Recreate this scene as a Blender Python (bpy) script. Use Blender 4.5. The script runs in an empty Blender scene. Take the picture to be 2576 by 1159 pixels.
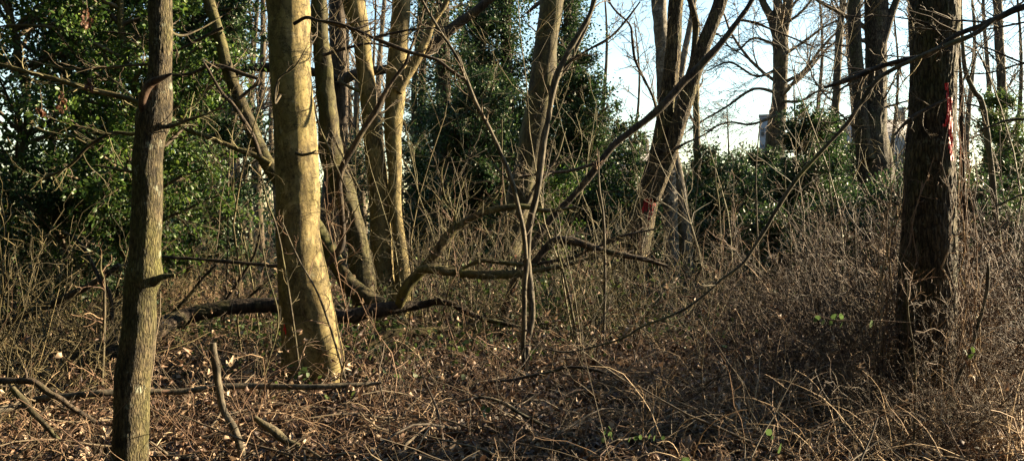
import bpy, math, random
import numpy as np
from mathutils import Vector
rng = np.random.default_rng(11)
random.seed(5)
scene = bpy.context.scene
COL = scene.collection
F, CX, HY, CAMZ = 2230.0, 1287.5, 545.0, 1.6
PI = math.pi

def at(vx, vy, d):
    return np.array([(vx-CX)/F*d, d, CAMZ-(vy-HY)/F*d])

# ------------------------------------------------------------------ noise
_perm = np.random.default_rng(3).permutation(512)
_perm = np.concatenate([_perm, _perm, _perm])
_grad = np.random.default_rng(4).normal(size=(512, 3)); _grad /= np.linalg.norm(_grad, axis=1)[:, None]
def perlin(p):
    p = np.asarray(p, float); i = np.floor(p).astype(int); f = p-i
    u = f*f*f*(f*(f*6-15)+10)
    out = 0
    for dx in (0, 1):
        for dy in (0, 1):
            for dz in (0, 1):
                h = _perm[(_perm[(_perm[(i[..., 0]+dx) & 511]+i[..., 1]+dy) & 511]+i[..., 2]+dz) & 511]
                g = _grad[h]
                dot = g[..., 0]*(f[..., 0]-dx)+g[..., 1]*(f[..., 1]-dy)+g[..., 2]*(f[..., 2]-dz)
                w = (u[..., 0] if dx else 1-u[..., 0])*(u[..., 1] if dy else 1-u[..., 1])*(u[..., 2] if dz else 1-u[..., 2])
                out = out+w*dot
    return out*1.6

def gh(x, y):
    x = np.asarray(x, float); y = np.asarray(y, float)
    p = np.stack([x*.35, y*.35, np.zeros_like(x)+3.3], -1)
    q = np.stack([x*1.7, y*1.7, np.zeros_like(x)+9.3], -1)
    return perlin(p)*.07+perlin(q)*.03

# ------------------------------------------------------------------ mesh collecting
class MB:
    def __init__(s): s.v = []; s.q = []; s.n = 0
    def add(s, v, q):
        v = np.asarray(v, np.float32).reshape(-1, 3); q = np.asarray(q, np.int32).reshape(-1, 4)
        s.v.append(v); s.q.append(q+s.n); s.n += len(v); return s
    def tubes(s, P, R, sides=3, cap=False):
        P = np.asarray(P, float); R = np.asarray(R, float)
        if P.ndim == 2: P = P[None]; R = R[None]
        N, n, _ = P.shape
        if N == 0: return s
        T = np.gradient(P, axis=1); T /= np.linalg.norm(T, axis=2, keepdims=True)+1e-9
        tm = T.mean(1); ref = np.where(np.abs(tm[:, 2:3]) > .75, np.array([[1., .12, 0]]), np.array([[0.05, .1, 1.]]))
        U = np.cross(T, ref[:, None]); U /= np.linalg.norm(U, axis=2, keepdims=True)+1e-9
        V = np.cross(T, U)
        a = np.arange(sides)/sides*2*PI
        v = P[:, :, None]+R[:, :, None, None]*(U[:, :, None]*np.cos(a)[:, None]+V[:, :, None]*np.sin(a)[:, None])
        i = np.arange(n-1)[:, None]; j = np.arange(sides)[None]; k = (j+1) % sides
        q = np.stack([i*sides+j, i*sides+k, (i+1)*sides+k, (i+1)*sides+j], -1).reshape(-1, 4)
        q = (q[None]+(np.arange(N)*n*sides)[:, None, None]).reshape(-1, 4)
        return s.add(v.reshape(-1, 3), q)
    def leaves(s, C, size, tmpl, D=None, spread=1., zs=None, flat=0.):
        """scatter a leaf template at C; D = preferred axis"""
        N = len(C)
        if N == 0: return s
        A = rng.normal(size=(N, 3))
        if D is not None: A = A*spread+D
        if flat: A[:, 2] *= (1-flat)
        A /= np.linalg.norm(A, axis=1)[:, None]+1e-9
        B = rng.normal(size=(N, 3))
        if flat: B[:, 2] *= (1-flat)
        B -= A*(A*B).sum(1)[:, None]; B /= np.linalg.norm(B, axis=1)[:, None]+1e-9
        Z = np.cross(B, A)
        tv, tq = tmpl; m = len(tv)
        size = np.broadcast_to(size, (N,))
        z = 1. if zs is None else zs[:, None, None]
        w = (.8+.5*rng.random(N))[:, None, None]
        v = C[:, None]+size[:, None, None]*(B[:, None]*tv[None, :, 0:1]*w+A[:, None]*tv[None, :, 1:2]+Z[:, None]*tv[None, :, 2:3]*z)
        q = (tq[None]+(np.arange(N)*m)[:, None, None]).reshape(-1, 4)
        return s.add(v.reshape(-1, 3), q)
    def box(s, c, h, rz=0):
        c = np.array(c, float); h = np.array(h, float)
        sg = np.array([[-1,-1,-1],[1,-1,-1],[1,1,-1],[-1,1,-1],[-1,-1,1],[1,-1,1],[1,1,1],[-1,1,1]], float)*h
        ca, sa = math.cos(rz), math.sin(rz)
        v = np.stack([sg[:, 0]*ca-sg[:, 1]*sa, sg[:, 0]*sa+sg[:, 1]*ca, sg[:, 2]], -1)+c
        return s.add(v, [[0,3,2,1],[4,5,6,7],[0,1,5,4],[1,2,6,5],[2,3,7,6],[3,0,4,7]])
    def nq(s): return sum(len(q) for q in s.q)
    def build(s, name, mat, parent=None, origin=None, smooth=True, mat2=None, split=0):
        if not s.v: return None
        V = np.concatenate(s.v); Q = np.concatenate(s.q)
        if parent is not None and origin is None: origin = np.array(parent.get('_o', (0, 0, 0)))
        if origin is None: origin = np.zeros(3)
        V = V-np.asarray(origin, np.float32)
        me = bpy.data.meshes.new(name)
        me.vertices.add(len(V)); me.vertices.foreach_set('co', V.astype(np.float32).ravel())
        me.loops.add(len(Q)*4); me.loops.foreach_set('vertex_index', Q.astype(np.int32).ravel())
        me.polygons.add(len(Q)); me.polygons.foreach_set('loop_start', np.arange(len(Q), dtype=np.int32)*4)
        if smooth: me.polygons.foreach_set('use_smooth', np.ones(len(Q), bool))
        if mat2 is not None:
            mi = np.zeros(len(Q), np.int32); mi[split:] = 1; me.polygons.foreach_set('material_index', mi)
        me.update(calc_edges=True)
        me.materials.append(mat)
        if mat2 is not None: me.materials.append(mat2)
        o = bpy.data.objects.new(name, me); COL.objects.link(o)
        if parent is not None: o.parent = parent
        else: o.location = origin
        return o

def tag(o, label, cat, group=None, kind=None):
    if label: o['label'] = label
    if cat: o['category'] = cat
    if group: o['group'] = group
    if kind: o['kind'] = kind
    return o
def thing(name, label, cat, loc, group=None):
    o = bpy.data.objects.new(name, None); COL.objects.link(o)
    o.empty_display_size = .2; o.location = loc
    o['_o'] = [float(c) for c in loc]
    return tag(o, label, cat, group)
def dup(root, loc, rz, label, group, scale=1.):
    r = root.copy(); COL.objects.link(r); r.location = loc; r.rotation_euler = (0, 0, rz); r.scale = (scale,)*3
    r['label'] = label
    if group: r['group'] = group
    for ch in list(root.children):
        c = ch.copy(); COL.objects.link(c); c.parent = r
        for g in list(ch.children):
            d = g.copy(); COL.objects.link(d); d.parent = c
    return r

# leaf templates (x across, y along, z up)
LEAF = (np.array([[0,0,0],[.26,.3,.09],[.24,.7,.08],[0,1,-.04],[-.24,.7,.08],[-.26,.3,.09]], float), np.array([[0,1,2,3],[0,3,4,5]]))
ROUND = (np.array([[0,0,0],[.38,.2,.05],[.4,.68,.05],[0,1,0],[-.4,.68,.05],[-.38,.2,.05]], float), np.array([[0,1,2,3],[0,3,4,5]]))
_y = [0, .22, .45, .72, 1.]; _w = [.05, .27, .2, .3, .04]; _z = [0, .12, .18, .14, -.08]
DEAD = (np.array([[s*w, y, z+(.13 if s else 0)*(1 if w > .1 else 0)] for y, w, z in zip(_y, _w, _z) for s in (-1, 0, 1)], float),
        np.array([[r*3+c, r*3+c+1, r*3+c+4, r*3+c+3] for r in range(4) for c in range(2)]))

# ------------------------------------------------------------------ growth
def nrm(a): return a/(np.linalg.norm(a, axis=-1, keepdims=True)+1e-9)
def walk(S, D, L, n, wander=.2, up=0., kink=None):
    S = np.asarray(S, float); D = nrm(np.asarray(D, float)); N = len(S)
    L = np.broadcast_to(L, (N,)); P = [S]; d = D
    for i in range(n-1):
        d = d+wander*rng.normal(size=(N, 3)); d[:, 2] += up; d = nrm(d)
        P.append(P[-1]+d*(L/(n-1))[:, None])
    return np.stack(P, 1)
def taper(r0, n, tip=.3):
    r0 = np.asarray(r0, float); return r0[:, None]*np.linspace(1, tip, n)[None]
def spawn(P, R, k, lr, n, ang=(.5, 1.1), wander=.2, up=0., t0=.2, t1=1., rr=.55, lenvar=.5, base=None, planar=None):
    N, m, _ = P.shape
    seg = np.linalg.norm(np.diff(P, axis=1), axis=2).sum(1) if base is None else np.broadcast_to(base, (N,))
    t = (t0+(t1-t0)*rng.random((N, k)))*(m-1.001); i = t.astype(int); f = (t-i)[..., None]
    idx = np.arange(N)[:, None]
    S = P[idx, i]*(1-f)+P[idx, i+1]*f
    T = nrm(P[idx, i+1]-P[idx, i])
    r = R[idx, i]*(1-f[..., 0])+R[idx, i+1]*f[..., 0]
    B = rng.normal(size=T.shape)
    if planar is not None: B[..., 2] *= planar
    B = nrm(B-T*(T*B).sum(-1, keepdims=True))
    a = (ang[0]+(ang[1]-ang[0])*rng.random((N, k)))[..., None]
    D = T*np.cos(a)+B*np.sin(a)
    L = seg[:, None]*lr*(1-lenvar*rng.random((N, k)))*(1.15-.55*t/(m-1))
    S, D, L, r = S.reshape(-1, 3), D.reshape(-1, 3), L.ravel(), r.ravel()
    P2 = walk(S, D, L, n, wander, up)
    return P2, taper(r*rr, n)
def spline(pts, step):
    """Catmull-Rom through rows of pts (any columns; first three are xyz)"""
    p = np.asarray(pts, float); p = np.vstack([2*p[0]-p[1], p, 2*p[-1]-p[-2]])
    out = []
    for i in range(1, len(p)-2):
        L = np.linalg.norm(p[i+1, :3]-p[i, :3]); k = max(1, int(round(L/step)))
        t = (np.arange(k)/k)[:, None]
        a, b, c, d = p[i-1], p[i], p[i+1], p[i+2]
        out.append(.5*(2*b+(c-a)*t+(2*a-5*b+4*c-d)*t**2+(3*b-a-3*c+d)*t**3))
    out.append(p[-2:-1]); return np.vstack(out)
def track(px, d, extend=0., lean=None, rend=.3, sink=.25):
    """px: rows (vx, vy, width[, depth offset]) bottom -> top. returns rows x,y,z,r"""
    rows = []
    for r in px:
        dd = d+(r[3] if len(r) > 3 else 0)
        rows.append(np.append(at(r[0], r[1], dd), r[2]/2/F*dd))
    rows = np.array(rows)
    if sink:
        g = float(gh(rows[0, 0], rows[0, 1]))
        if rows[0, 2] > g-sink:
            b = rows[0].copy(); b[:2] += (rows[0, :2]-rows[1, :2])*.1; b[2] = g-sink; b[3] *= 1.12
            rows = np.vstack([b, rows])
    if extend:
        t = nrm(rows[-1, :3]-rows[-2, :3]); p = rows[-1].copy(); r0 = p[3]; k = 7; ph = rng.random()*6
        for i in range(k):
            t = nrm(t+np.array([.09*math.sin(ph+i*1.3), .09*math.cos(ph*2+i), .12])); p = p.copy()
            p[:3] += t*extend/k; p[3] = r0*(1-(1-rend)*(i+1)/k); rows = np.vstack([rows, p])
    return rows
def trunk_grid(rows, sides, step, kind='smooth', seed=0., amp=1., flare=0.):
    S = spline(rows, step); P = S[:, :3]; r = np.maximum(S[:, 3], .001); n = len(S)
    T = nrm(np.gradient(P, axis=0)); U = np.zeros_like(T)
    ref = np.array([1., 0, 0]) if abs(T[n//3, 2]) > .6 else np.array([0, 0, 1.])
    u = nrm(np.cross(T[0], ref))
    for i in range(n):
        u = nrm(u-T[i]*np.dot(u, T[i])); U[i] = u
    V = np.cross(T, U)
    s = np.concatenate([[0], np.cumsum(np.linalg.norm(np.diff(P, axis=0), axis=1))])
    a = np.arange(sides)/sides*2*PI
    ca, sa = np.cos(a)[None], np.sin(a)[None]; rr = r[:, None]; ss = s[:, None]
    X = rr*ca; Y = rr*sa; Z = ss+0*ca
    rf = float(np.clip(6.5/np.median(r), 22, 78))
    def nz(fx, fz, o=0.): return perlin(np.stack([X*fx+seed, Y*fx+o+seed*.7, Z*fz+seed*1.3], -1))
    if kind == 'smooth':
        disp = rr*(.07*nz(2.6, 1.3)+.035*nz(8, 4, 5)) + .003*nz(30, 12, 9)*amp - .006*amp*np.clip(nz(9, 34, 4)-.42, 0, 1)*3
    elif kind == 'ridge':
        disp = rr*(.08*nz(3, 1.2)) - (.45/rf)*amp*(1-np.clip(np.abs(nz(rf, rf*.13, 3))*3.2, 0, 1)) + .004*amp*nz(rf*1.5, rf*.6, 8)
    else:  # 'rough'
        disp = rr*(.16*nz(4, 3)+.10*nz(9, 5, 5)) + .005*nz(40, 9, 7)*amp
    if flare:
        h = (P[:, 2]-float(gh(P[0, 0], P[0, 1])))[:, None]
        k = np.exp(-np.clip(h, 0, 9)/.32)
        disp = disp+rr*flare*k*(.5+.8*np.cos(a*5+seed)[None]*.6+.4*np.cos(a*3+1+seed)[None])
    G = P[:, None]+(rr+disp)[..., None]*(U[:, None]*ca[..., None]+V[:, None]*sa[..., None])
    return G, P, r
def grid_quads(n, sides, off=0):
    i = np.arange(n-1)[:, None]; j = np.arange(sides)[None]; k = (j+1) % sides
    return (np.stack([i*sides+j, i*sides+k, (i+1)*sides+k, (i+1)*sides+j], -1).reshape(-1, 4))+off
def add_grid(mb, G, cap=True):
    n, m, _ = G.shape; mb.add(G.reshape(-1, 3), grid_quads(n, m))
    if cap:
        for e in (0, n-1):
            c = G[e].mean(0); base = mb.n
            v = np.vstack([G[e], c[None]]); j = np.arange(0, m-1, 2)
            q = np.stack([j, j+1, (j+2) % m, np.full_like(j, m)], -1)
            if e == 0: q = q[:, ::-1]
            mb.add(v, q)
    return mb

# ------------------------------------------------------------------ materials
def newmat(name):
    m = bpy.data.materials.new(name); m.use_nodes = True; nt = m.node_tree; nt.nodes.clear(); return m, nt
def N_(nt, t, **kw):
    n = nt.nodes.new(t)
    for k, v in kw.items():
        if k in n.inputs.keys() if isinstance(k, str) and not hasattr(n, k) else False: n.inputs[k].default_value = v
        else: setattr(n, k, v)
    return n
def ramp(nt, fac, stops):
    r = nt.nodes.new('ShaderNodeValToRGB'); e = r.color_ramp.elements
    while len(e) < len(stops): e.new(.5)
    for el, (p, c) in zip(e, stops): el.position = p; el.color = (*c, 1)
    nt.links.new(fac, r.inputs[0]); return r.outputs[0]
def noise(nt, vec, scale, detail=4, rough=.6, dist=0.):
    n = nt.nodes.new('ShaderNodeTexNoise'); n.inputs['Scale'].default_value = scale; n.inputs['Detail'].default_value = detail
    n.inputs['Roughness'].default_value = rough; n.inputs['Distortion'].default_value = dist
    nt.links.new(vec, n.inputs['Vector']); return n.outputs['Fac']
def mapping(nt, sc, rot=(0, 0, 0)):
    tc = nt.nodes.new('ShaderNodeTexCoord'); mp = nt.nodes.new('ShaderNodeMapping'); mp.inputs['Scale'].default_value = sc
    mp.inputs['Rotation'].default_value = rot
    nt.links.new(tc.outputs['Object'], mp.inputs['Vector']); return mp.outputs[0]
def mixc(nt, f, a, b, mode='MIX'):
    m = nt.nodes.new('ShaderNodeMix'); m.data_type = 'RGBA'; m.blend_type = mode
    for s, v in ((0, f), (6, a), (7, b)):
        if isinstance(v, (int, float)): m.inputs[s].default_value = v
        elif isinstance(v, tuple): m.inputs[s].default_value = (*v, 1)
        else: nt.links.new(v, m.inputs[s])
    return m.outputs[2]
def finish(nt, col, rough=.85, bump=None, bs=.5, bd=.02, spec=.3, transl=None):
    p = nt.nodes.new('ShaderNodeBsdfPrincipled'); o = nt.nodes.new('ShaderNodeOutputMaterial')
    if isinstance(col, tuple): p.inputs['Base Color'].default_value = (*col, 1)
    else: nt.links.new(col, p.inputs['Base Color'])
    p.inputs['Roughness'].default_value = rough; p.inputs['Specular IOR Level'].default_value = spec
    if bump is not None:
        b = nt.nodes.new('ShaderNodeBump'); b.inputs['Strength'].default_value = bs; b.inputs['Distance'].default_value = bd
        nt.links.new(bump, b.inputs['Height']); nt.links.new(b.outputs[0], p.inputs['Normal'])
    if transl is not None and transl > 0:
        t = nt.nodes.new('ShaderNodeBsdfTranslucent'); ms = nt.nodes.new('ShaderNodeMixShader'); ms.inputs[0].default_value = transl
        if isinstance(col, tuple): t.inputs[0].default_value = (*col, 1)
        else: nt.links.new(col, t.inputs[0])
        nt.links.new(p.outputs[0], ms.inputs[1]); nt.links.new(t.outputs[0], ms.inputs[2]); nt.links.new(ms.outputs[0], o.inputs[0])
    else: nt.links.new(p.outputs[0], o.inputs[0])
def math_(nt, op, a, b):
    m = nt.nodes.new('ShaderNodeMath'); m.operation = op
    for i, v in enumerate((a, b)):
        if isinstance(v, (int, float)): m.inputs[i].default_value = v
        else: nt.links.new(v, m.inputs[i])
    return m.outputs[0]

def bark(name, dark, mid, light, moss=(.12, .125, .03), mossamt=.5, vs=10, vstretch=.18, bs=.6, bd=.012, scars=0., lichen=0., fine=1., cracks=0., cs=38):
    K = .62; dark, mid, light, moss = [tuple(x*K for x in q) for q in (dark, mid, light, moss)]
    m, nt = newmat(name)
    v1 = mapping(nt, (vs, vs, vs*vstretch)); v2 = mapping(nt, (1, 1, .6))
    n1 = noise(nt, v1, 2.2, 6, .65, .4); n2 = noise(nt, v2, 3.1, 5, .6); n3 = noise(nt, v2, 70*fine, 3, .6)
    f = math_(nt, 'ADD', math_(nt, 'MULTIPLY', n1, .8), math_(nt, 'MULTIPLY', n3, .2))
    c = ramp(nt, f, [(.38, dark), (.49, mid), (.62, light)])
    vb = mapping(nt, (1, 1, .7)); nb = noise(nt, vb, 5.5, 8, .72, .3)
    bl = ramp(nt, nb, [(.40, (.30, .30, .28)), (.50, (.85, .85, .85)), (.62, (1.12, 1.08, 1.))])
    c = mixc(nt, .85, c, bl, 'MULTIPLY')
    vg = mapping(nt, (1.3, 1.3, 1.3)); ng = noise(nt, vg, 24, 6, .75)
    sp = ramp(nt, ng, [(.36, (.35, .35, .35)), (.47, (1, 1, 1))]); c = mixc(nt, .8, c, sp, 'MULTIPLY')
    mo = ramp(nt, n2, [(.62-.3*mossamt, (0, 0, 0)), (.78-.25*mossamt, (1, 1, 1))])
    c = mixc(nt, math_(nt, 'MULTIPLY', mo, .8*min(1, mossamt+.25)), c, moss)
    if lichen:
        v3 = mapping(nt, (1, 1, 1)); n5 = noise(nt, v3, 9, 6, .7)
        li = ramp(nt, n5, [(.6, (0, 0, 0)), (.68, (1, 1, 1))])
        c = mixc(nt, math_(nt, 'MULTIPLY', li, lichen), c, (.33, .36, .27))
    h = f
    if scars:
        v4 = mapping(nt, (4.5, 4.5, 15)); n4 = noise(nt, v4, 1.3, 6, .75, 1.6)
        sc = ramp(nt, n4, [(.60, (0, 0, 0)), (.64, (1, 1, 1))])
        c = mixc(nt, math_(nt, 'MULTIPLY', sc, scars), c, tuple(x*.6 for x in dark))
        h = math_(nt, 'SUBTRACT', h, math_(nt, 'MULTIPLY', sc, .5))
        v6 = mapping(nt, (3.2, 3.2, 2.4)); n6 = noise(nt, v6, 1.5, 7, .72, .5)
        fl = ramp(nt, n6, [(.52, (0, 0, 0)), (.535, (1, 1, 1))])
        ed = ramp(nt, n6, [(.49, (1, 1, 1)), (.52, (.25, .22, .18)), (.55, (1, 1, 1))]); c = mixc(nt, .75, c, ed, 'MULTIPLY')
        c = mixc(nt, math_(nt, 'MULTIPLY', fl, .5), c, tuple(x*.6 for x in mid))
        h = math_(nt, 'SUBTRACT', h, math_(nt, 'MULTIPLY', fl, .25))
    if cracks:
        vc = mapping(nt, (cs, cs, cs*.2)); vo = nt.nodes.new('ShaderNodeTexVoronoi'); vo.feature = 'DISTANCE_TO_EDGE'; vo.inputs['Scale'].default_value = 1.; vo.inputs['Randomness'].default_value = 1.
        dn = nt.nodes.new('ShaderNodeTexNoise'); dn.inputs['Scale'].default_value = 1.3; dn.inputs['Detail'].default_value = 3; nt.links.new(vc, dn.inputs['Vector'])
        va = nt.nodes.new('ShaderNodeVectorMath'); va.operation = 'ADD'; nt.links.new(vc, va.inputs[0]); nt.links.new(dn.outputs['Color'], va.inputs[1]); nt.links.new(va.outputs[0], vo.inputs['Vector'])
        ck = ramp(nt, vo.outputs['Distance'], [(.0, (0, 0, 0)), (.22, (1, 1, 1))])
        c = mixc(nt, cracks, c, mixc(nt, 1., c, ramp(nt, ck, [(0, (.22, .2, .18)), (.7, (1.1, 1.1, 1.1))]), 'MULTIPLY'))
        h = math_(nt, 'ADD', h, math_(nt, 'MULTIPLY', ck, .8))
    finish(nt, c, .86, h, bs, bd, .25)
    return m
def twigmat(name, a, b, c=None, rough=.75, spec=.3):
    a, b = tuple(x*.72 for x in a), tuple(x*.72 for x in b); c = c and tuple(x*.72 for x in c)
    m, nt = newmat(name); g = nt.nodes.new('ShaderNodeNewGeometry')
    v = mapping(nt, (1, 1, 1)); n = noise(nt, v, 14, 3, .6)
    r = math_(nt, 'ADD', math_(nt, 'MULTIPLY', g.outputs['Random Per Island'], .65), math_(nt, 'MULTIPLY', n, .35))
    st = [(.15, a), (.75, b)] if c is None else [(.1, a), (.5, b), (.85, c)]
    finish(nt, ramp(nt, r, st), rough, spec=spec); return m
def leafmat(name, stops, rough=.4, spec=.5, transl=.25):
    stops = [(p, tuple(x*.8 for x in c)) for p, c in stops]
    m, nt = newmat(name); g = nt.nodes.new('ShaderNodeNewGeometry')
    v = mapping(nt, (1, 1, 1)); n = noise(nt, v, 1.3, 2, .5)
    r = math_(nt, 'ADD', math_(nt, 'MULTIPLY', g.outputs['Random Per Island'], .7), math_(nt, 'MULTIPLY', n, .3))
    finish(nt, ramp(nt, r, stops), rough, spec=spec, transl=transl); return m

M = {}
M['beech'] = bark('smooth_bark', (.14, .105, .045), (.30, .235, .095), (.46, .365, .17), (.21, .185, .045), .4, 4, .35, .8, .012, scars=.85, lichen=.25)
M['mossy'] = bark('mossy_bark', (.055, .043, .024), (.145, .115, .056), (.27, .21, .10), (.14, .14, .03), .65, 8, .25, .7, .012, scars=.3, lichen=.2)
M['grey'] = bark('grey_olive_bark', (.04, .03, .019), (.125, .098, .054), (.22, .175, .10), (.13, .13, .028), .6, 26, .3, 1., .008, lichen=.55, cracks=.8, cs=75)
M['ridge'] = bark('ridged_bark', (.026, .019, .012), (.10, .076, .04), (.25, .19, .095), (.14, .15, .035), .4, 16, .12, 1., .018, lichen=.15, cracks=.85, cs=24)
M['oak'] = bark('dark_furrowed_bark', (.028, .021, .015), (.10, .078, .052), (.20, .155, .10), (.09, .10, .03), .5, 26, .16, 1., .012, lichen=.3, cracks=.9, cs=42)
M['dark'] = bark('dark_brown_bark', (.03, .022, .016), (.075, .055, .038), (.14, .105, .07), (.10, .10, .03), .25, 12, .2, .9, .012)
M['limb'] = bark('limb_bark', (.045, .035, .025), (.11, .09, .058), (.19, .155, .10), (.16, .165, .04), .5, 18, .3, .7, .008)
M['rot'] = bark('fallen_wood', (.014, .010, .007), (.042, .030, .021), (.095, .068, .046), (.12, .125, .03), .4, 12, .4, 1., .02)
M['pole'] = bark('grey_pole_bark', (.05, .042, .030), (.13, .11, .078), (.25, .21, .145), (.09, .10, .035), .3, 14, .3, .7, .006)
M['olive'] = bark('olive_bark', (.035, .028, .015), (.10, .083, .04), (.21, .17, .075), (.12, .12, .028), .6, 8, .25, .8, .012, scars=.3, lichen=.1)
M['birch'] = bark('pale_blotched_bark', (.06, .05, .04), (.24, .21, .165), (.42, .38, .31), (.13, .13, .05), .3, 4, 1.2, .6, .01, scars=.9)
M['redwood'] = bark('stripped_red_wood', (.05, .03, .02), (.12, .07, .045), (.24, .15, .09), (.12, .09, .04), .1, 16, .25, .7, .006)
M['far'] = bark('far_bark', (.05, .038, .026), (.115, .09, .056), (.20, .155, .095), (.14, .14, .05), .35, 8, .25, .6, .015)
M['twig'] = twigmat('twig_brown', (.055, .040, .026), (.15, .115, .07))
M['twigolive'] = twigmat('twig_olive', (.06, .055, .028), (.19, .165, .075))
M['bramble'] = twigmat('bramble_stem', (.06, .034, .023), (.20, .12, .075), (.44, .30, .18))
M['bramblepale'] = twigmat('pale_dry_stem', (.18, .11, .065), (.48, .34, .20), (.68, .52, .33))
M['bramblegreen'] = twigmat('olive_shrub_stem', (.025, .021, .012), (.085, .07, .032), (.30, .235, .11))
M['thicket'] = twigmat('thicket_stem', (.020, .013, .009), (.06, .038, .025), (.21, .135, .082))
M['fartwig'] = twigmat('far_twig', (.07, .05, .032), (.19, .14, .085))
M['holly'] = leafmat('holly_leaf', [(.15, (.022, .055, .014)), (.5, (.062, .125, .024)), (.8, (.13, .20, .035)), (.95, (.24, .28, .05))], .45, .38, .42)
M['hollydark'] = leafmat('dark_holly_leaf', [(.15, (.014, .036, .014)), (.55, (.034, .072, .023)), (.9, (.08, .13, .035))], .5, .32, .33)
M['ivy'] = leafmat('ivy_leaf', [(.1, (.014, .032, .010)), (.5, (.030, .060, .016)), (.9, (.08, .125, .03))], .34, .5, .15)
M['under'] = leafmat('low_green_leaf', [(.1, (.03, .06, .018)), (.5, (.07, .12, .03)), (.9, (.15, .20, .05))], .55, .25, .3)
M['lime'] = leafmat('fresh_leaf', [(.1, (.05, .095, .035)), (.6, (.085, .14, .045)), (.9, (.19, .22, .05))], .5, .3, .4)
M['litter'] = leafmat('dead_leaf', [(.2, (.035, .019, .012)), (.40, (.10, .056, .035)), (.62, (.23, .14, .088)), (.85, (.56, .42, .28))], .6, .35, .18)
M['hang'] = leafmat('hanging_dead_leaf', [(.1, (.07, .03, .02)), (.6, (.15, .07, .042)), (.9, (.27, .16, .10))], .6, .3, .35)

def paintmat():
    m, nt = newmat('red_spray_paint'); v = mapping(nt, (1, 1, .35)); n = noise(nt, v, 60, 4, .7)
    c = ramp(nt, n, [(.35, (.22, .008, .01)), (.5, (.55, .012, .016)), (.7, (.75, .03, .03))])
    finish(nt, c, .5, n, .4, .004, .4); return m
M['paint'] = paintmat(); M['paintdark'] = leafmat('faded_red_paint', [(.2, (.10, .012, .012)), (.6, (.30, .014, .018)), (.95, (.55, .02, .03))], .7, .2, None)
def groundmat():
    m, nt = newmat('forest_soil'); v = mapping(nt, (1, 1, 1))
    a = noise(nt, v, .9, 5, .6); b = noise(nt, v, 22, 6, .7); c = noise(nt, v, 90, 3, .6)
    col = ramp(nt, math_(nt, 'ADD', math_(nt, 'MULTIPLY', b, .6), math_(nt, 'MULTIPLY', c, .4)), [(.35, (.010, .006, .004)), (.5, (.03, .019, .013)), (.65, (.08, .05, .033))])
    gr = ramp(nt, a, [(.5, (0, 0, 0)), (.65, (1, 1, 1))])
    col = mixc(nt, math_(nt, 'MULTIPLY', gr, .4), col, (.05, .06, .022))
    finish(nt, col, .95, b, .9, .04, .2); return m
M['ground'] = groundmat()

# ------------------------------------------------------------------ ground sheet
def make_ground():
    def axis(lo, hi, fine, lo2, hi2):
        a = list(np.arange(lo, hi, fine)); x = hi; s = fine
        while x < hi2: a.append(x); s *= 1.25; x += s
        a.append(hi2); x = lo; s = fine; b = []
        while x > lo2: s *= 1.25; x -= s; b.append(max(x, lo2))
        return np.array(sorted(set(b+a)))
    X = axis(-12, 14, .09, -600, 600); Y = axis(2, 22, .09, -60, 900)
    gx, gy = np.meshgrid(X, Y); z = gh(gx, gy)
    z += perlin(np.stack([gx*5, gy*5, gx*0+1.5], -1))*.018*(np.abs(gx) < 14)*(gy < 24)
    V = np.stack([gx, gy, z], -1).reshape(-1, 3); nx = len(X); ny = len(Y)
    i = np.arange(ny-1)[:, None]*nx+np.arange(nx-1)[None]
    q = np.stack([i, i+1, i+nx+1, i+nx], -1).reshape(-1, 4)
    o = MB().add(V, q).build('ground', M['ground']); tag(o, 'brown woodland soil under dead leaves and brambles', None, kind='structure')
make_ground()

def scatter(n, y0, y1, wide=.64, power=1., xr=None):
    y = y0+(y1-y0)*rng.random(n)**power
    x = (rng.random(n)*2-1)*y*wide if xr is None else xr[0]+(xr[1]-xr[0])*rng.random(n)
    return x, y

# leaf litter
def litter():
    mb = MB()
    for n, y0, y1, s in ((34000, 3.6, 9, .062), (36000, 9, 18, .07), (22000, 18, 40, .11)):
        x, y = scatter(n, y0, y1, .66)
        z = gh(x, y)+.01+.09*rng.random(n)**2
        zs = (rng.random(n)*3.2-.9)
        mb.leaves(np.stack([x, y, z], -1), s*(.55+.7*rng.random(n)), DEAD, zs=zs, flat=.3)
    n = 3600; x, y = scatter(n, 6, 16, .62); z = gh(x, y)+.06+.75*rng.random(n)**1.8*np.clip(y/9, .4, 1.2)
    mb.leaves(np.stack([x, y, z], -1), .03+.035*rng.random(n), DEAD, zs=1+rng.random(n)*3)
    n = 500; x, y = scatter(n, 4.5, 10, .62); mb.leaves(np.stack([x, y, gh(x, y)+.05+.04*rng.random(n)], -1), .08+.04*rng.random(n), DEAD, zs=rng.random(n)*2.6+.4, flat=.5)
    o = mb.build('leaf_litter', M['litter']); tag(o, 'curled brown dead leaves covering the woodland floor', 'leaf litter', kind='stuff')
litter()

def arcs(n, y0, y1, L, droop=.16, wide=.64, r=.003, npt=7, wander=.16, xr=None, upz=.9, z0=0.):
    x, y = scatter(n, y0, y1, wide, xr=xr)
    S = np.stack([x, y, gh(x, y)+z0], -1)
    D = rng.normal(size=(n, 3)); D[:, 2] = np.abs(D[:, 2])*.5+upz
    Ls = L*(.35+.9*rng.random(n))
    P = walk(S, D, Ls, npt, wander, -droop)
    P[..., 2] = np.maximum(P[..., 2], gh(P[..., 0], P[..., 1])+.01)
    return P, taper(r*(.6+.8*rng.random(n)), npt, .35)

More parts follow.
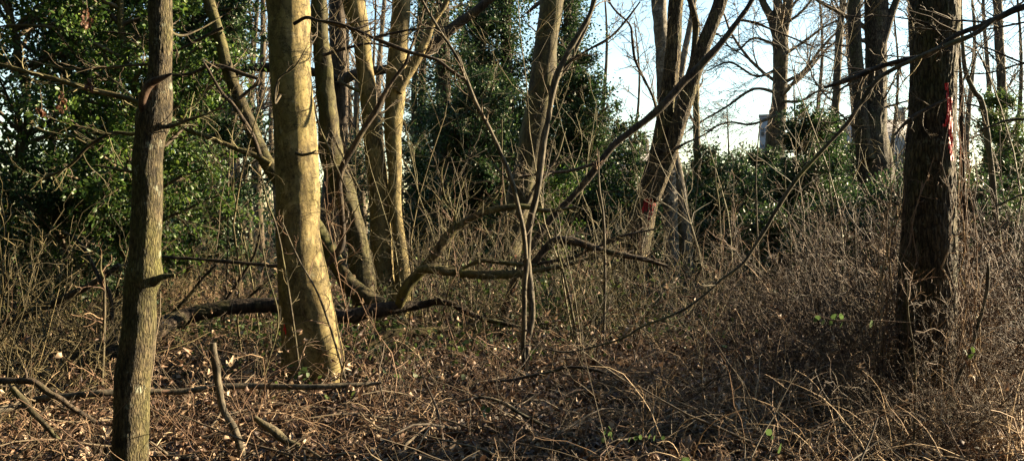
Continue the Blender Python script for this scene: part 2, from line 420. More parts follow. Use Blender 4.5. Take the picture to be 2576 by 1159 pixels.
def brambles():
    mb = MB()
    for (n, y0, y1, L, r) in ((900, 4.2, 8, .42, .0032), (300, 4.6, 8, 1.15, .0045), (1900, 8, 14, .6, .0045), (600, 8, 14, 1.4, .006)):
        P, R = arcs(n, y0, y1, L, .2, r=r, wander=.22, npt=9)
        mb.tubes(P, R, 3)
        P2, R2 = spawn(P, R, 3, .4, 4, (.4, 1.2), .28, -.03, rr=.7); mb.tubes(P2, R2, 3)
    o = mb.build('bramble_undergrowth', M['bramble']); tag(o, 'low tangle of dry brown bramble stems over the woodland floor', 'brambles', kind='stuff')
    mb = MB()
    for (n, y0, y1, L, r, up) in ((3000, 13, 20, .9, .006, .9), (3000, 19, 34, 1.2, .010, .9), (700, 12, 24, 1.6, .006, 2.6)):
        P, R = arcs(n, y0, y1, L, .16 if up < 2 else .03, r=r, wander=.2, upz=up)
        mb.tubes(P, R, 3)
        P2, R2 = spawn(P, R, 4, .45, 4, (.4, 1.2), .25, -.03, rr=.7); mb.tubes(P2, R2, 3)
    o = mb.build('far_undergrowth', M['thicket']); tag(o, 'dark brown scrub of dead stems in the middle distance under the hollies', 'undergrowth', kind='stuff')
    mb = MB(); n = 1500   # small sticks lying about
    x, y = scatter(n, 4.2, 14, .6); S = np.stack([x, y, gh(x, y)+.03+.08*rng.random(n)], -1); D = rng.normal(size=(n, 3)); D[:, 2] = np.abs(D[:, 2])*.22
    P = walk(S, D, .3+.9*rng.random(n), 7, .12, -.02); mb.tubes(P, taper(.003+.010*rng.random(n)**2, 7, .4), 5)
    P2, R2 = spawn(P, taper(np.full(n, .004), 7), 3, .4, 5, (.5, 1.), .2); mb.tubes(P2, R2, 3)
    o = mb.build('fallen_sticks', M['twig']); tag(o, 'small dark dead sticks strewn over the leaf litter', 'sticks', kind='stuff')
    mb = MB()   # straw coloured arching stems, lower right
    for n, y0, y1, xr, L in ((900, 5.2, 7.6, (.9, 4.6), .85), (230, 5.2, 8., (-3.6, 1.2), .6), (320, 8, 12, (-1.5, 5), .8), (1500, 12, 16, (-5.6, -3.3), .9), (900, 9.5, 13, (-4.6, -2.6), .8)):
        P, R = arcs(n, y0, y1, L, .22, r=.0036, xr=xr, npt=9, wander=.11); mb.tubes(P, R, 3)
        P2, R2 = spawn(P, R, 2, .3, 4, (.4, 1.0), .2, 0, rr=.6); mb.tubes(P2, R2, 3)
    o = mb.build('dry_grass_stems', M['bramblepale']); tag(o, 'straw coloured arching dead stems in the sunlit undergrowth', 'dry stems', kind='stuff')
    mb = MB()   # creeping green leaves
    cl = 330
    xs, ys = scatter(cl, 10.5, 26, .6, .8)
    keep = perlin(np.stack([xs*.4, ys*.4, xs*0+7], -1)) > -.1
    xs, ys = xs[keep], ys[keep]
    ex = np.array([.25, .0, -.3, .9, 1.7, 2.6, -1.6, -1.35, 2.2, 5.4, 6.2, 6.8, 5.9]); ey = np.array([11, 12.5, 10, 13, 14, 15, 9.0, 10, 11.6, 12, 13.5, 12.4, 15])
    xs = np.append(xs, ex); ys = np.append(ys, ey)
    for cx, cy in zip(xs, ys):
        k = int(150+230*rng.random()); rad = .3+.55*rng.random()
        x = cx+rng.normal(size=k)*rad; y = cy+rng.normal(size=k)*rad
        z = gh(x, y)+.04+np.abs(rng.normal(size=k))*(.16 if cy < 12 else .34)
        mb.leaves(np.stack([x, y, z], -1), .055*(.6+.7*rng.random(k)), ROUND, flat=.3)
    o = mb.build('ground_ivy', M['under']); tag(o, 'low green ivy and bramble leaves spreading between the trees', 'ground cover', kind='stuff')
brambles()

# ------------------------------------------------------------------ trees
def stem(mb_or_parent, px, d, mat, name='trunk', sides=24, step=.05, kind='smooth', seed=0., amp=1., flare=0., extend=0., rend=.3, sink=.25, paint=None, cap=True):
    rows = track(px, d, extend, rend=rend, sink=sink)
    G, P, r = trunk_grid(rows, sides, step, kind, seed, amp, flare)
    o = add_grid(MB(), G, cap).build(name, M[mat], mb_or_parent)
    if paint:
        n, m, _ = G.shape; Q = grid_quads(n, m); V = G.reshape(-1, 3); C = V[Q].mean(1)
        nr = np.cross(V[Q[:, 1]]-V[Q[:, 0]], V[Q[:, 3]]-V[Q[:, 0]]); nr = nrm(nr)
        cen = np.repeat(P[:-1], m, 0); sg = np.sign(((C-cen)*nr).sum(1))[:, None]; nr = nr*sg
        vx = C[:, 0]/C[:, 1]*F+CX; vy = HY-(C[:, 2]-CAMZ)/C[:, 1]*F
        facing = nr[:, 1] < .15
        msk = np.zeros(len(Q), bool)
        for (x0, y0, x1, y1, w) in paint:
            t = np.clip(((vx-x0)*(x1-x0)+(vy-y0)*(y1-y0))/((x1-x0)**2+(y1-y0)**2), 0, 1)
            dist = np.hypot(vx-x0-t*(x1-x0), vy-y0-t*(y1-y0))
            nn = perlin(np.stack([vx*.16, vy*.05, vx*0+seed], -1))+.6*perlin(np.stack([vx*.5, vy*.2, vx*0], -1))
            msk |= (dist+(2.2 if d < 14 else 3.5)*rng.random(len(dist)) < w*(1+.6*nn)) & facing
        if msk.any():
            q = Q[msk]; v = V[q]+(nr[msk]*.003)[:, None]
            MB().add(v.reshape(-1, 3), np.arange(len(q)*4).reshape(-1, 4))  .build('paint_mark', M['paint' if d < 14 else 'paintdark'], mb_or_parent, smooth=False)
    return rows
def crown(parent, rows, hmin, k=9, L=2.2, mat='twig', levels=3, up=.04, rr=.45, name='crown', wander=.16, t1=1., k2=5, k3=5, ang=(.6, 1.2), sides=(6, 4, 3)):
    rm = .00028*float(rows[0][1])
    S = spline(rows, .15); S = S[S[:, 2] > hmin]
    if len(S) < 4: return
    P = S[None, :, :3]; R = S[None, :, 3]
    mb = MB()
    P1, R1 = spawn(P, R, k, 1, 10, ang, wander, up, 0., t1, rr, .5, base=L); mb.tubes(P1, R1, sides[0])
    P2, R2 = spawn(P1, R1, k2, .5, 7, (.4, 1.0), wander, up*.6, .15, 1., .55); mb.tubes(P2, np.maximum(R2, rm), sides[1])
    if levels > 2:
        P3, R3 = spawn(P2, np.maximum(R2, .003), k3, .5, 5, (.4, 1.1), wander, up*.4, .1, 1., .6); mb.tubes(P3, np.maximum(R3, rm), sides[2])
    if levels > 3:
        P4, R4 = spawn(P3, np.maximum(R3, .002), 3, .5, 4, (.4, 1.1), wander, 0, .1, 1., .7); mb.tubes(P4, np.maximum(R4, rm), 3)
    mb.build(name, M[mat], parent)
def limb(parent, px, d, mat='limb', name='limb', sides=10, step=.06, kind='rough', amp=.6, twigs=0, tl=.5, tmat='twig', extend=0, seed=1., levels=2, ang=(.5, 1.1), up=.03, k2=4):
    rows = track(px, d, extend, sink=0)
    G, P, r = trunk_grid(rows, sides, step, kind, seed, amp)
    mb = add_grid(MB(), G); sp = mb.nq(); rm = .00022*d
    if twigs:
        S = spline(rows, .08); Pp = S[None, :, :3]; Rr = S[None, :, 3]
        P1, R1 = spawn(Pp, np.minimum(Rr, .02), twigs, 1, 7, ang, .2, up, .05, 1, .45, .6, base=tl); mb.tubes(P1, R1, 4)
        P2, R2 = spawn(P1, np.maximum(R1, .0016), k2, .5, 5, (.4, 1.), .22, up, .2, 1, .7); mb.tubes(P2, np.maximum(R2, rm), 3)
        if levels > 2:
            P3, R3 = spawn(P2, np.maximum(R2, .0013), 3, .5, 4, (.4, 1.), .22, 0, .2, 1, .8); mb.tubes(P3, np.maximum(R3, rm*.8), 3)
    mb.build(name, M[mat], parent, mat2=M[tmat], split=sp)
    return rows
def base(vx, vy, d):
    p = at(vx, vy, d); return (float(p[0]), float(p[1]), float(gh(p[0], p[1])))

# A front left trunk
A = thing('bare_tree', 'slim grey brown trunk with a broken reddish branch stub, nearest tree at left', 'tree', base(324, 1240, 5.2))
rA = stem(A, [(324,1240,96),(326,1159,88),(330,1050,84),(332,960,84),(340,900,82),(350,820,80),(352,740,78),(363,690,90),(364,650,78),(366,600,76),(371,500,74),(371,400,74),(378,345,76),(386,300,88),(396,250,76),(402,180,58),(405,90,58),(403,0,58)],
     5.2, 'grey', sides=72, step=.018, kind='ridge', amp=.42, seed=2.2, extend=5, flare=.15)
limb(A, [(372,300,20,-.04),(360,272,22,-.08),(362,240,22,-.1),(378,212,20,-.11),(405,198,14,-.12),(432,186,6,-.12)], 5.2, 'redwood', 'branch_stub', 12, .02, twigs=0)
limb(A, [(372,720,22,-.02),(392,706,24,-.05),(410,696,16,-.06),(440,692,8,-.06)], 5.2, 'grey', 'branch_stub', 10, .02)
limb(A, [(370,290,16),(345,258,14),(290,240,13),(230,226,13),(150,202,12),(55,178,10),(0,163,8),(-80,150,6)], 5.2, 'mossy', 'limb', 12, .03, twigs=12, tl=.35, tmat='twigolive')
limb(A, [(380,320,12),(430,318,10),(480,300,7),(540,278,5),(580,240,3)], 5.15, 'mossy', 'limb', 8, .03, twigs=9, tl=.3, tmat='twigolive')
limb(A, [(375,330,12),(330,338,10),(280,335,7),(220,370,9),(170,420,8),(90,460,5)], 5.3, 'mossy', 'limb', 8, .03, twigs=12, tl=.45, tmat='twigolive')
limb(A, [(372,445,10),(340,435,9),(290,425,6),(240,415,4)], 5.2, 'limb', 'limb', 8, .03, twigs=5, tl=.25)
crown(A, rA, 3.0, 8, 1.6)
limb(A, [(400,60,10),(450,90,6,.2),(500,75,5,.3),(560,40,3,.4)], 5.25, 'limb', 'limb', 6, .04, twigs=6, tl=.3)
limb(A, [(400,160,9),(330,165,7,.2),(240,172,6,.3),(160,172,5,.4),(60,150,4,.5)], 5.25, 'limb', 'limb', 6, .04, twigs=8, tl=.3)

# B beech
B = thing('beech_tree', 'thick smooth beech trunk, sunlit yellow down its right half, with scarred peeling bark', 'tree', base(782, 960, 8.6))
rB = stem(B, [(786,985,150),(790,950,140),(788,880,138),(776,800,134),(761,700,122),(749,600,112),(748,500,112),(745,400,110),(740,300,108),(732,200,106),(727,100,104),(723,0,106)],
     8.6, 'beech', sides=96, step=.03, kind='smooth', seed=5.5, extend=9, flare=.34, paint=[(716,822,719,838,3.2)])
limb(B, [(745,385,10,-.15),(760,390,8,-.25),(785,385,6,-.3),(795,378,3,-.3)], 8.5, 'limb', 'limb', 8, .03, twigs=4, tl=.25)
limb(B, [(740,60,11,-.2),(770,45,9,-.3),(800,52,7,-.4),(860,62,6,-.5),(940,96,6,-.5)], 8.4, 'dark', 'limb', 8, .04, twigs=9, tl=.6)
limb(B, [(705,240,8,-.2),(690,260,6,-.3),(700,200,5,-.35),(740,170,4,-.4),(770,120,2,-.5)], 8.4, 'limb', 'limb', 6, .04, twigs=5, tl=.3)
crown(B, rB, 4.2, 12, 3.2, k2=6)

# P leaning stem rising left from the log
Pt = thing('leaning_tree', 'slender mossy stem rising left from the fallen log and passing behind the beech', 'tree', base(960, 770, 10.4))
rP = stem(Pt, [(965,768,36),(930,755,46),(880,715,44),(845,660,40),(815,600,36),(760,520,36),(700,450,36),(660,390,34),(635,330,32),(605,260,30),(575,180,30),(553,100,28),(537,40,28),(525,0,28)],
     10.3, 'olive', sides=32, step=.04, kind='rough', seed=8.1, extend=5, sink=0)
limb(Pt, [(680,412,16),(640,391,14),(600,377,13),(560,360,12),(520,344,11),(480,331,10),(455,322,7)], 10.1, 'mossy', 'limb', 12, .03, twigs=8, tl=.5, tmat='twigolive')
limb(Pt, [(655,395,14),(635,340,10),(610,300,11),(585,262,9),(560,238,10),(540,205,7),(520,170,7),(508,150,4)], 9.9, 'dark', 'limb', 10, .04, twigs=6, tl=.4)
limb(Pt, [(600,250,12),(650,205,9),(620,190,10),(540,165,10),(480,185,8),(430,190,7),(400,185,5)], 10.2, 'dark', 'limb', 8, .05, twigs=8, tl=.5)
limb(Pt, [(560,70,9),(500,100,8),(460,120,7),(430,128,5),(340,90,4),(260,80,4)], 10.2, 'dark', 'limb', 8, .05, twigs=10, tl=.6)
crown(Pt, rP, 3.6, 9, 1.8)

# C mossy trunk right of the beech
C = thing('mossy_tree', 'mossy grey green trunk close behind the right edge of the beech', 'tree', base(912, 860, 11.6))
rC = stem(C, [(912,855,54),(912,800,52),(915,760,60),(912,700,64),(903,640,56),(893,580,54),(880,540,54),(860,480,58),(836,400,60),(824,300,50),(817,200,46),(806,100,42),(803,0,40)],
     11.6, 'olive', sides=48, step=.04, kind='rough', seed=3.1, extend=8, rend=.3)
limb(C, [(818,360,8),(830,330,6),(850,370,6),(880,430,5),(905,480,5)], 11.4, 'limb', 'limb', 6, .04, twigs=5, tl=.6)
crown(C, rC, 4.6, 10, 2.6, k2=6)
limb(C, [(812,140,10),(860,125,8),(930,110,6),(980,120,5)], 11.4, 'dark', 'limb', 6, .05, twigs=10, tl=.7)

# dark curved climber limb between
X1 = thing('dark_bough', 'dark sinuous bough curving up between the beech and the twin trunks', 'branch', tuple(at(815, 670, 9.4)))
limb(X1, [(812,672,16),(835,650,17),(857,622,17),(862,580,14),(858,520,14),(852,460,16),(866,410,17),(888,372,16),(915,325,14),(945,280,14),(965,240,12),(990,200,11),(1020,160,9),(1030,130,7),(1050,80,6),(1065,30,5),(1080,-30,4)], 9.4, 'dark', 'bough', 14, .03, twigs=16, tl=.6)
limb(X1, [(872,480,6),(845,420,6),(825,370,6),(800,310,5),(790,260,4)], 9.3, 'limb', 'limb', 6, .05, twigs=6, tl=.4)
limb(X1, [(790,50,7),(830,58,9),(880,72,9),(930,92,9),(985,115,10),(1030,132,10),(1095,150,9),(1130,175,9),(1180,210,6)], 9.0, 'dark', 'limb', 8, .05, twigs=14, tl=.7)
limb(X1, [(935,95,6),(985,85,6),(1040,74,5),(1100,70,4),(1170,60,3)], 9.0, 'dark', 'limb', 6, .05, twigs=8, tl=.5)

# D + E twin trunks
D = thing('twin_trunk_tree', 'pair of smooth trunks joined low, thin gold sunlit edges, behind the fallen log', 'tree', base(985, 800, 12.8))
rD = stem(D, [(975,810,84),(968,760,70),(962,690,56),(957,580,54),(947,430,52),(934,325,42),(924,225,44),(916,170,42),(909,100,44),(896,40,54),(886,-10,58)],
     12.8, 'beech', sides=48, step=.05, kind='smooth', seed=7.7, extend=8, flare=.1)
rE = stem(D, [(1005,810,60),(1008,760,50),(1012,690,38),(1000,580,32),(992,500,34),(993,430,34),(988,350,42),(990,300,46),(996,200,52),(1003,100,48),(1010,0,48)],
     12.7, 'beech', sides=48, step=.05, kind='smooth', seed=9.2, extend=8, flare=.1)
limb(D, [(1000,230,30),(1020,195,26),(1048,150,24),(1072,100,20),(1090,55,16),(1115,20,14),(1140,-30,12)], 12.6, 'beech', 'limb', 20, .05, 'smooth', twigs=14, tl=.8)
crown(D, rD, 5.0, 10, 2.8); crown(D, rE, 5.0, 10, 2.8)
limb(D, [(930,240,10),(880,220,8),(850,200,6)], 12.7, 'limb', 'limb', 6, .05, twigs=6, tl=.6)

# N dark rough oak behind, with wide heavy limbs
Nt = thing('rough_barked_tree', 'dark shaggy trunk with wide heavy side limbs behind the mossy trunk', 'tree', base(830, 780, 16.5))
rN = stem(Nt, [(815,790,76),(822,700,66),(828,580,58),(840,450,52),(852,300,46),(852,200,42),(850,100,42),(848,0,42)],
     16.5, 'dark', sides=48, step=.06, kind='ridge', seed=1.4, extend=9, amp=1.3)
limb(Nt, [(852,205,30),(900,185,26),(950,178,24),(1000,168,24),(1060,140,26),(1110,95,28),(1150,62,26),(1195,30,24),(1240,-10,22),(1300,-70,18)], 16.2, 'dark', 'limb', 16, .07, 'ridge', .9, twigs=16, tl=1.2, levels=3)
limb(Nt, [(846,200,24),(800,185,22),(740,172,24),(680,170,24),(620,172,22),(580,190,14),(520,200,8)], 16.2, 'dark', 'limb', 14, .07, 'ridge', .9, twigs=16, tl=1.2, levels=3)
crown(Nt, rN, 5.2, 14, 3.6, k2=7)
crown(Nt, rN, 2.5, 10, 1.5, k2=5, rr=.15, t1=.5, name='side_twigs', levels=2)

# F leaning thick trunk centre
Ft = thing('leaning_beech_tree', 'thick olive grey trunk leaning right above the low arching boughs, just left of centre sapling', 'tree', base(1240, 780, 15.2))
rF = stem(Ft, [(1238,800,92),(1245,770,82),(1265,680,74),(1281,600,66),(1300,520,66),(1326,420,64),(1348,300,66),(1364,200,66),(1374,100,58),(1389,0,58)],
     15.2, 'olive', sides=48, step=.05, kind='smooth', seed=12.5, extend=9, flare=.12, paint=[(1295,634,1297,648,2.6)])
crown(Ft, rF, 5.2, 12, 3.0, k2=6)
limb(Ft, [(1300,560,14),(1330,500,10),(1345,470,8),(1370,440,8),(1400,395,7),(1420,330,6)], 15., 'limb', 'limb', 8, .05, twigs=10, tl=.8)
limb(Ft, [(1345,300,12),(1370,250,10),(1400,200,10),(1430,165,9),(1450,120,8),(1478,60,8),(1490,0,7)], 15., 'limb', 'limb', 8, .05, twigs=10, tl=.7)

# G sapling
G_ = thing('forked_sapling', 'slender forked grey sapling standing alone at the centre of the clearing', 'sapling', base(1322, 960, 8.7))
rG = stem(G_, [(1320,965,16.8),(1322,900,16.8),(1324,860,20.2),(1337,800,16.0),(1335,740,18.5),(1328,680,18.5),(1325,620,18.5),(1332,560,16.8),(1342,520,16.8),(1354,460,16.0),(1366,360,16.8),(1378,300,15.1),(1390,230,16.8),(1402,190,16.8),(1427,135,14.3),(1452,92,13.4),(1477,50,11.8),(1497,0,10.1)],
     8.7, 'pole', sides=20, step=.03, kind='rough', seed=1.9, extend=3)
stem(G_, [(1318,965,11.8),(1316,880,12.6),(1318,800,13.4),(1319,720,12.6),(1325,650,12.6)], 8.65, 'pole', sides=16, step=.03, kind='rough', seed=2.9)
limb(G_, [(1323,650,12.6),(1316,580,11.8),(1303,520,10.9),(1287,455,10.9),(1259,385,10.1),(1234,330,10.1),(1199,265,10.1),(1174,205,10.1),(1149,145,9.2),(1114,90,7.6),(1089,50,6.7),(1060,0,5.9)], 8.6, 'pole', 'trunk', 12, .04, twigs=14, tl=.45)
limb(G_, [(1400,190,8.4),(1440,150,6.7),(1490,120,5.9),(1540,90,5.9),(1580,45,5.0),(1610,5,4.2)], 8.7, 'dark', 'limb', 8, .04, twigs=8, tl=.4)
crown(G_, rG, 2.6, 10, .8, rr=.4)
limb(G_, [(1372,330,5.0),(1395,300,4.2),(1420,240,3.4),(1440,170,3.4),(1445,100,2.5)], 8.7, 'limb', 'limb', 6, .04, twigs=6, tl=.3)

# Q dark diagonal stem
Q = thing('diagonal_tree', 'thin dark stem running diagonally up right across the red sprayed leaning trunk', 'tree', base(1290, 780, 11.5))
rQ = stem(Q, [(1268,800,20.6),(1290,720,20.6),(1330,630,18.9),(1382,555,18.9),(1430,505,17.2),(1470,460,17.2),(1512,405,17.2),(1547,362,18.1),(1587,330,18.1),(1652,280,18.9),(1690,240,18.9),(1717,208,18.9),(1767,160,18.9),(1817,105,17.2),(1862,45,14.6),(1895,-5,12.9)],
     11.3, 'dark', sides=20, step=.04, kind='rough', seed=4.4, extend=3)
limb(Q, [(1860,50,8.6),(1885,55,6.9),(1910,62,6.0),(1940,75,5.2),(1990,95,4.3),(2050,120,3.4)], 11.3, 'dark', 'limb', 6, .05, twigs=10, tl=.7)
limb(Q, [(1512,405,8.6),(1470,420,7.7),(1420,432,7.7),(1370,436,6.9),(1310,445,5.2)], 11.2, 'dark', 'limb', 8, .04, twigs=10, tl=.6)
crown(Q, rQ, 4.1, 8, 1.3)
limb(Q, [(1652,282,6.9),(1640,240,6.0),(1620,200,6.9),(1597,150,6.9),(1590,100,6.9),(1583,62,6.0),(1545,25,5.2),(1525,-10,4.3)], 11.4, 'dark', 'limb', 8, .05, twigs=12, tl=.6)

# H red marked leaning pair
H = thing('split_leaning_tree', 'rough trunk leaning right and splitting into two sunlit stems, red paint low on it', 'tree', base(1590, 760, 14.8))
rH = stem(H, [(1576,760,96),(1583,700,84),(1592,640,76),(1605,580,72),(1623,520,60),(1640,460,56),(1655,400,50),(1667,330,46),(1677,250,38),(1685,200,40),(1695,100,38),(1701,0,38)],
     14.8, 'ridge', sides=72, step=.04, kind='ridge', seed=6.6, extend=8, amp=1.3, paint=[(1650,464,1640,492,10),(1640,488,1622,524,10),(1655,475,1650,505,4),(1636,515,1628,572,4),(1646,505,1638,545,3.5)])
rH2 = stem(H, [(1640,500,40),(1660,450,40),(1680,400,40),(1692,360,38),(1709,300,42),(1726,250,40),(1741,200,38),(1758,150,36),(1775,100,36),(1795,50,34),(1813,0,34)],
     14.65, 'ridge', sides=60, step=.04, kind='ridge', seed=16.6, extend=8, amp=1.2, sink=0)
limb(H, [(1692,340,14),(1705,290,14),(1722,230,14),(1737,175,15),(1746,120,16),(1750,60,18),(1740,20,16),(1730,-20,14)], 15., 'ridge', 'limb', 12, .05, 'ridge', .8, twigs=8, tl=.9)
limb(H, [(1700,375,9),(1680,385,10),(1725,360,7),(1760,345,5),(1800,320,4)], 14.5, 'dark', 'limb', 6, .05, twigs=8, tl=.8)
crown(H, rH, 5.6, 12, 2.8, k2=6); crown(H, rH2, 5.6, 12, 2.8, k2=6)
# birch like behind
S_ = thing('blotched_tree', 'pale blotched trunk tucked behind the left stem of the split leaning tree', 'tree', base(1668, 700, 18.5))
r_ = stem(S_, [(1690,720,40),(1684,500,36),(1676,330,32),(1668,220,32),(1664,120,34),(1660,50,38),(1656,-10,36)], 18.5, 'birch', sides=32, step=.06, kind='rough', seed=3.3, extend=7)
crown(S_, r_, 6, 9, 2.4)
T_ = thing('pale_trunk', 'short pale sunlit trunk standing behind the right side of the red sprayed leaning tree', 'tree', base(1722, 700, 20))
r_ = stem(T_, [(1728,700,34),(1722,590,32),(1712,500,30),(1700,420,28),(1690,350,24),(1700,280,20)], 20, 'birch', sides=28, step=.07, kind='smooth', seed=9.3, extend=5)
crown(T_, r_, 4, 9, 2.0, mat='fartwig')
T2 = thing('ivy_stem_tree', 'narrow ivy green trunk against the sky right of the split leaning tree', 'tree', base(1752, 650, 24))
r_ = stem(T2, [(1756,690,22),(1755,500,20),(1752,350,18),(1750,240,15),(1752,120,12),(1745,0,10)], 24, 'mossy', sides=16, step=.1, kind='rough', seed=2.3, extend=4)
crown(T2, r_, 4, 12, 2.2, mat='fartwig', k2=6)

# I, J, K
I_ = thing('forked_tree', 'distant straight trunk forking into three at the top against open sky, beside the dark holly', 'tree', base(1950, 665, 28))
rI = stem(I_, [(1942,680,60),(1946,500,56),(1949,350,48),(1959,260,40),(1962,180,36),(1962,100,40),(1958,50,30),(1955,0,22)], 28, 'far', sides=32, step=.1, kind='ridge', seed=3.8, extend=8, amp=1.6)
limb(I_, [(1955,110,20),(1940,50,20),(1925,20,18),(1905,-20,14)], 28, 'far', 'limb', 12, .1, twigs=10, tl=2.4, levels=3)
limb(I_, [(1966,120,22),(1976,60,22),(1984,10,20),(1990,-30,16)], 28, 'far', 'limb', 12, .1, twigs=8, tl=2.4, levels=3)
crown(I_, rI, 4.8, 16, 5.0, mat='fartwig', k2=8, k3=6, rr=.25, up=.01)
for px in ([(1958,235,9),(1900,238,7),(1830,262,5),(1760,312,4),(1700,350,3)],[(1955,290,9),(1890,300,6),(1830,325,5),(1770,350,3)],[(1964,170,9),(1900,180,6),(1840,170,5),(1780,190,3)],[(1966,120,8),(1900,100,6),(1850,110,4),(1800,95,3)],
           [(1968,210,9),(2020,180,7),(2060,150,5),(2110,150,3)],[(1968,140,9),(2030,110,7),(2080,70,5),(2130,40,3)],[(1966,255,8),(2010,250,6),(2060,225,5),(2110,235,3)],[(1975,60,8),(2020,30,6),(2060,-10,4)]):
    px = [px[0]]+[(a+rng.normal()*3, b+rng.normal()*9, w) for a, b, w in px[1:]]
    limb(I_, px, 27.5, 'far', 'limb', 8, .15, 'rough', 2.5, twigs=22, tl=2.4, tmat='fartwig', levels=3, ang=(.35, .8))
J_ = thing('slim_tree', 'slim bare far trunk rising from a holly just left of the double trunk', 'tree', base(2098, 680, 25))
rJ = stem(J_, [(2092,700,26),(2096,500,24),(2098,330,20),(2104,220,19),(2110,100,18),(2120,0,17)], 25, 'far', sides=20, step=.1, kind='rough', seed=1.8, extend=7)
crown(J_, rJ, 4.5, 15, 3.4, mat='fartwig', k2=8, k3=6, rr=.3)
K_ = thing('double_trunk_tree', 'dark double trunk fused below, left of the big red marked trunk', 'tree', base(2205, 740, 19))
rK = stem(K_, [(2212,790,130),(2208,700,112),(2206,600,100),(2204,480,90),(2198,400,84),(2190,330,78),(2198,260,60),(2203,200,52),(2203,100,54),(2203,0,56)],
     19, 'oak', sides=60, step=.06, kind='ridge', seed=10.8, extend=8, amp=1.3)
rK2 = stem(K_, [(2182,400,40),(2170,330,36),(2162,250,32),(2156,180,32),(2150,100,32),(2147,0,32)], 18.8, 'oak', sides=40, step=.06, kind='ridge', seed=13.8, extend=7, sink=0, amp=1.)
limb(K_, [(2215,120,24),(2228,80,22),(2240,40,20),(2255,0,18),(2270,-40,16)], 18.9, 'oak', 'limb', 14, .06, 'ridge', .8, twigs=8, tl=1.5, levels=3)
crown(K_, rK, 4.8, 10, 3.4, k2=5, k3=5, rr=.25); crown(K_, rK2, 4.4, 9, 2.8, k2=5, rr=.3)
crown(K_, rK, 2.2, 14, 1.6, k2=6, rr=.1, t1=.45, name='side_twigs', levels=3)

# L oak
L_ = thing('oak_tree', 'big dark furrowed trunk at right with a long streak of red spray paint', 'tree', base(2322, 1070, 6.8))
rL = stem(L_, [(2318,1110,160),(2320,1060,148),(2326,980,142),(2330,880,140),(2332,780,136),(2333,680,132),(2335,580,128),(2338,480,124),(2340,400,122),(2343,300,114),(2346,200,112),(2349,100,114),(2351,0,118)],
     6.8, 'oak', sides=110, step=.018, kind='ridge', seed=21.2, extend=8, flare=.25, amp=.8,
     paint=[(2380,214,2384,262,4.5),(2387,252,2389,332,7),(2388,295,2374,314,4),(2389,330,2394,402,4.5),(2388,358,2390,378,6)])
crown(L_, rL, 4.2, 8, 2.6, k2=4, k3=3)
crown(L_, rL, .3, 60, .45, k2=4, rr=.03, t1=.22, name='side_twigs', levels=3, sides=(3, 3, 3), mat='thicket', wander=.3)
limb(L_, [(2395,290,9,-.1),(2370,190,6),(2410,205,9,-.2),(2380,250,6,-.2),(2312,285,10,-.2),(2290,300,12,-.2),(2268,318,8,-.2),(2250,340,5,-.2)][3:], 6.75, 'dark', 'branch_stub', 8, .03, twigs=8, tl=.3)

for i in range(34):
    a = rng.random()*2*PI; z1 = .9+1.7*rng.random(); o0 = np.array([rL[1][0], rL[1][1], 0.])
    zz = np.linspace(-.02, z1, 14); S = spline(rL, .05); cx = np.interp(zz, S[:, 2], S[:, 0]); cy = np.interp(zz, S[:, 2], S[:, 1]); cr = np.interp(zz, S[:, 2], S[:, 3])
    aa = a+np.cumsum(rng.normal(size=14)*.13); rd = cr*1.06+.012+.05*np.abs(np.sin(np.cumsum(rng.normal(size=14)*.6)))*(1 if i % 2 else 2.2)+np.linspace(.16*rng.random(), 0, 14)
    P = np.stack([cx+np.cos(aa)*rd, cy+np.sin(aa)*rd, zz], -1); mb = MB().tubes(P, np.linspace(.0055, .0028, 14), 5)
    P1, R1 = spawn(P[None], np.full((1, 14), .003), 9, 1, 6, (.4, 1.2), .28, -.02, .1, 1, .8, base=.28); mb.tubes(P1, R1, 3)
    P2, R2 = spawn(P1, R1, 3, .5, 4, (.4, 1.2), .3); mb.tubes(P2, np.maximum(R2, .0014), 3)
    mb.build('vine', M[('bramblepale', 'bramble', 'thicket', 'bramble')[i % 4]], L_)
# off-frame tree holding the two long overhanging boughs
O_ = thing('overhanging_tree', 'long dark bough reaching in from the right edge and sweeping down to the brambles', 'tree', base(2900, 1100, 5.7))
stem(O_, [(2900,1150,90),(2890,900,78),(2880,500,70),(2870,100,60),(2860,-100,56)], 5.7, 'oak', sides=32, step=.06, kind='ridge', seed=5.1, extend=5)
limb(O_, [(2876,-60,28),(2800,-35,24),(2700,-10,20),(2575,18,16),(2501,50,15),(2460,68,13),(2400,92,14),(2336,138,13),(2281,150,13),(2221,166,12),(2151,195,12),(2101,212,11),(2072,220,6)], 5.5, 'dark', 'limb', 12, .03, twigs=18, tl=.6, levels=3)
limb(O_, [(2501,50,12),(2451,86,12),(2391,110,12),(2311,145,12),(2246,175,11),(2201,206,12),(2161,265,11),(2126,316,11),(2066,380,10),(2001,452,10),(1951,530,9),(1916,590,9),(1868,662,8),(1812,705,7),(1768,745,6),(1707,785,6),(1617,820,5),(1567,850,5),(1487,873,4),(1425,885,3.6),(1382,878,3),(1342,867,2)], 5.45, 'limb', 'limb', 10, .03, twigs=26, tl=.32, tmat='bramblegreen')
limb(O_, [(2380,105,7),(2330,60,5),(2260,45,4),(2200,40,3),(2100,44,3)], 5.5, 'dark', 'limb', 6, .03, twigs=10, tl=.3)
limb(O_, [(2860,250,20),(2700,205,14),(2575,160,6),(2480,120,4)], 5.6, 'dark', 'limb', 8, .04, twigs=8, tl=.35)

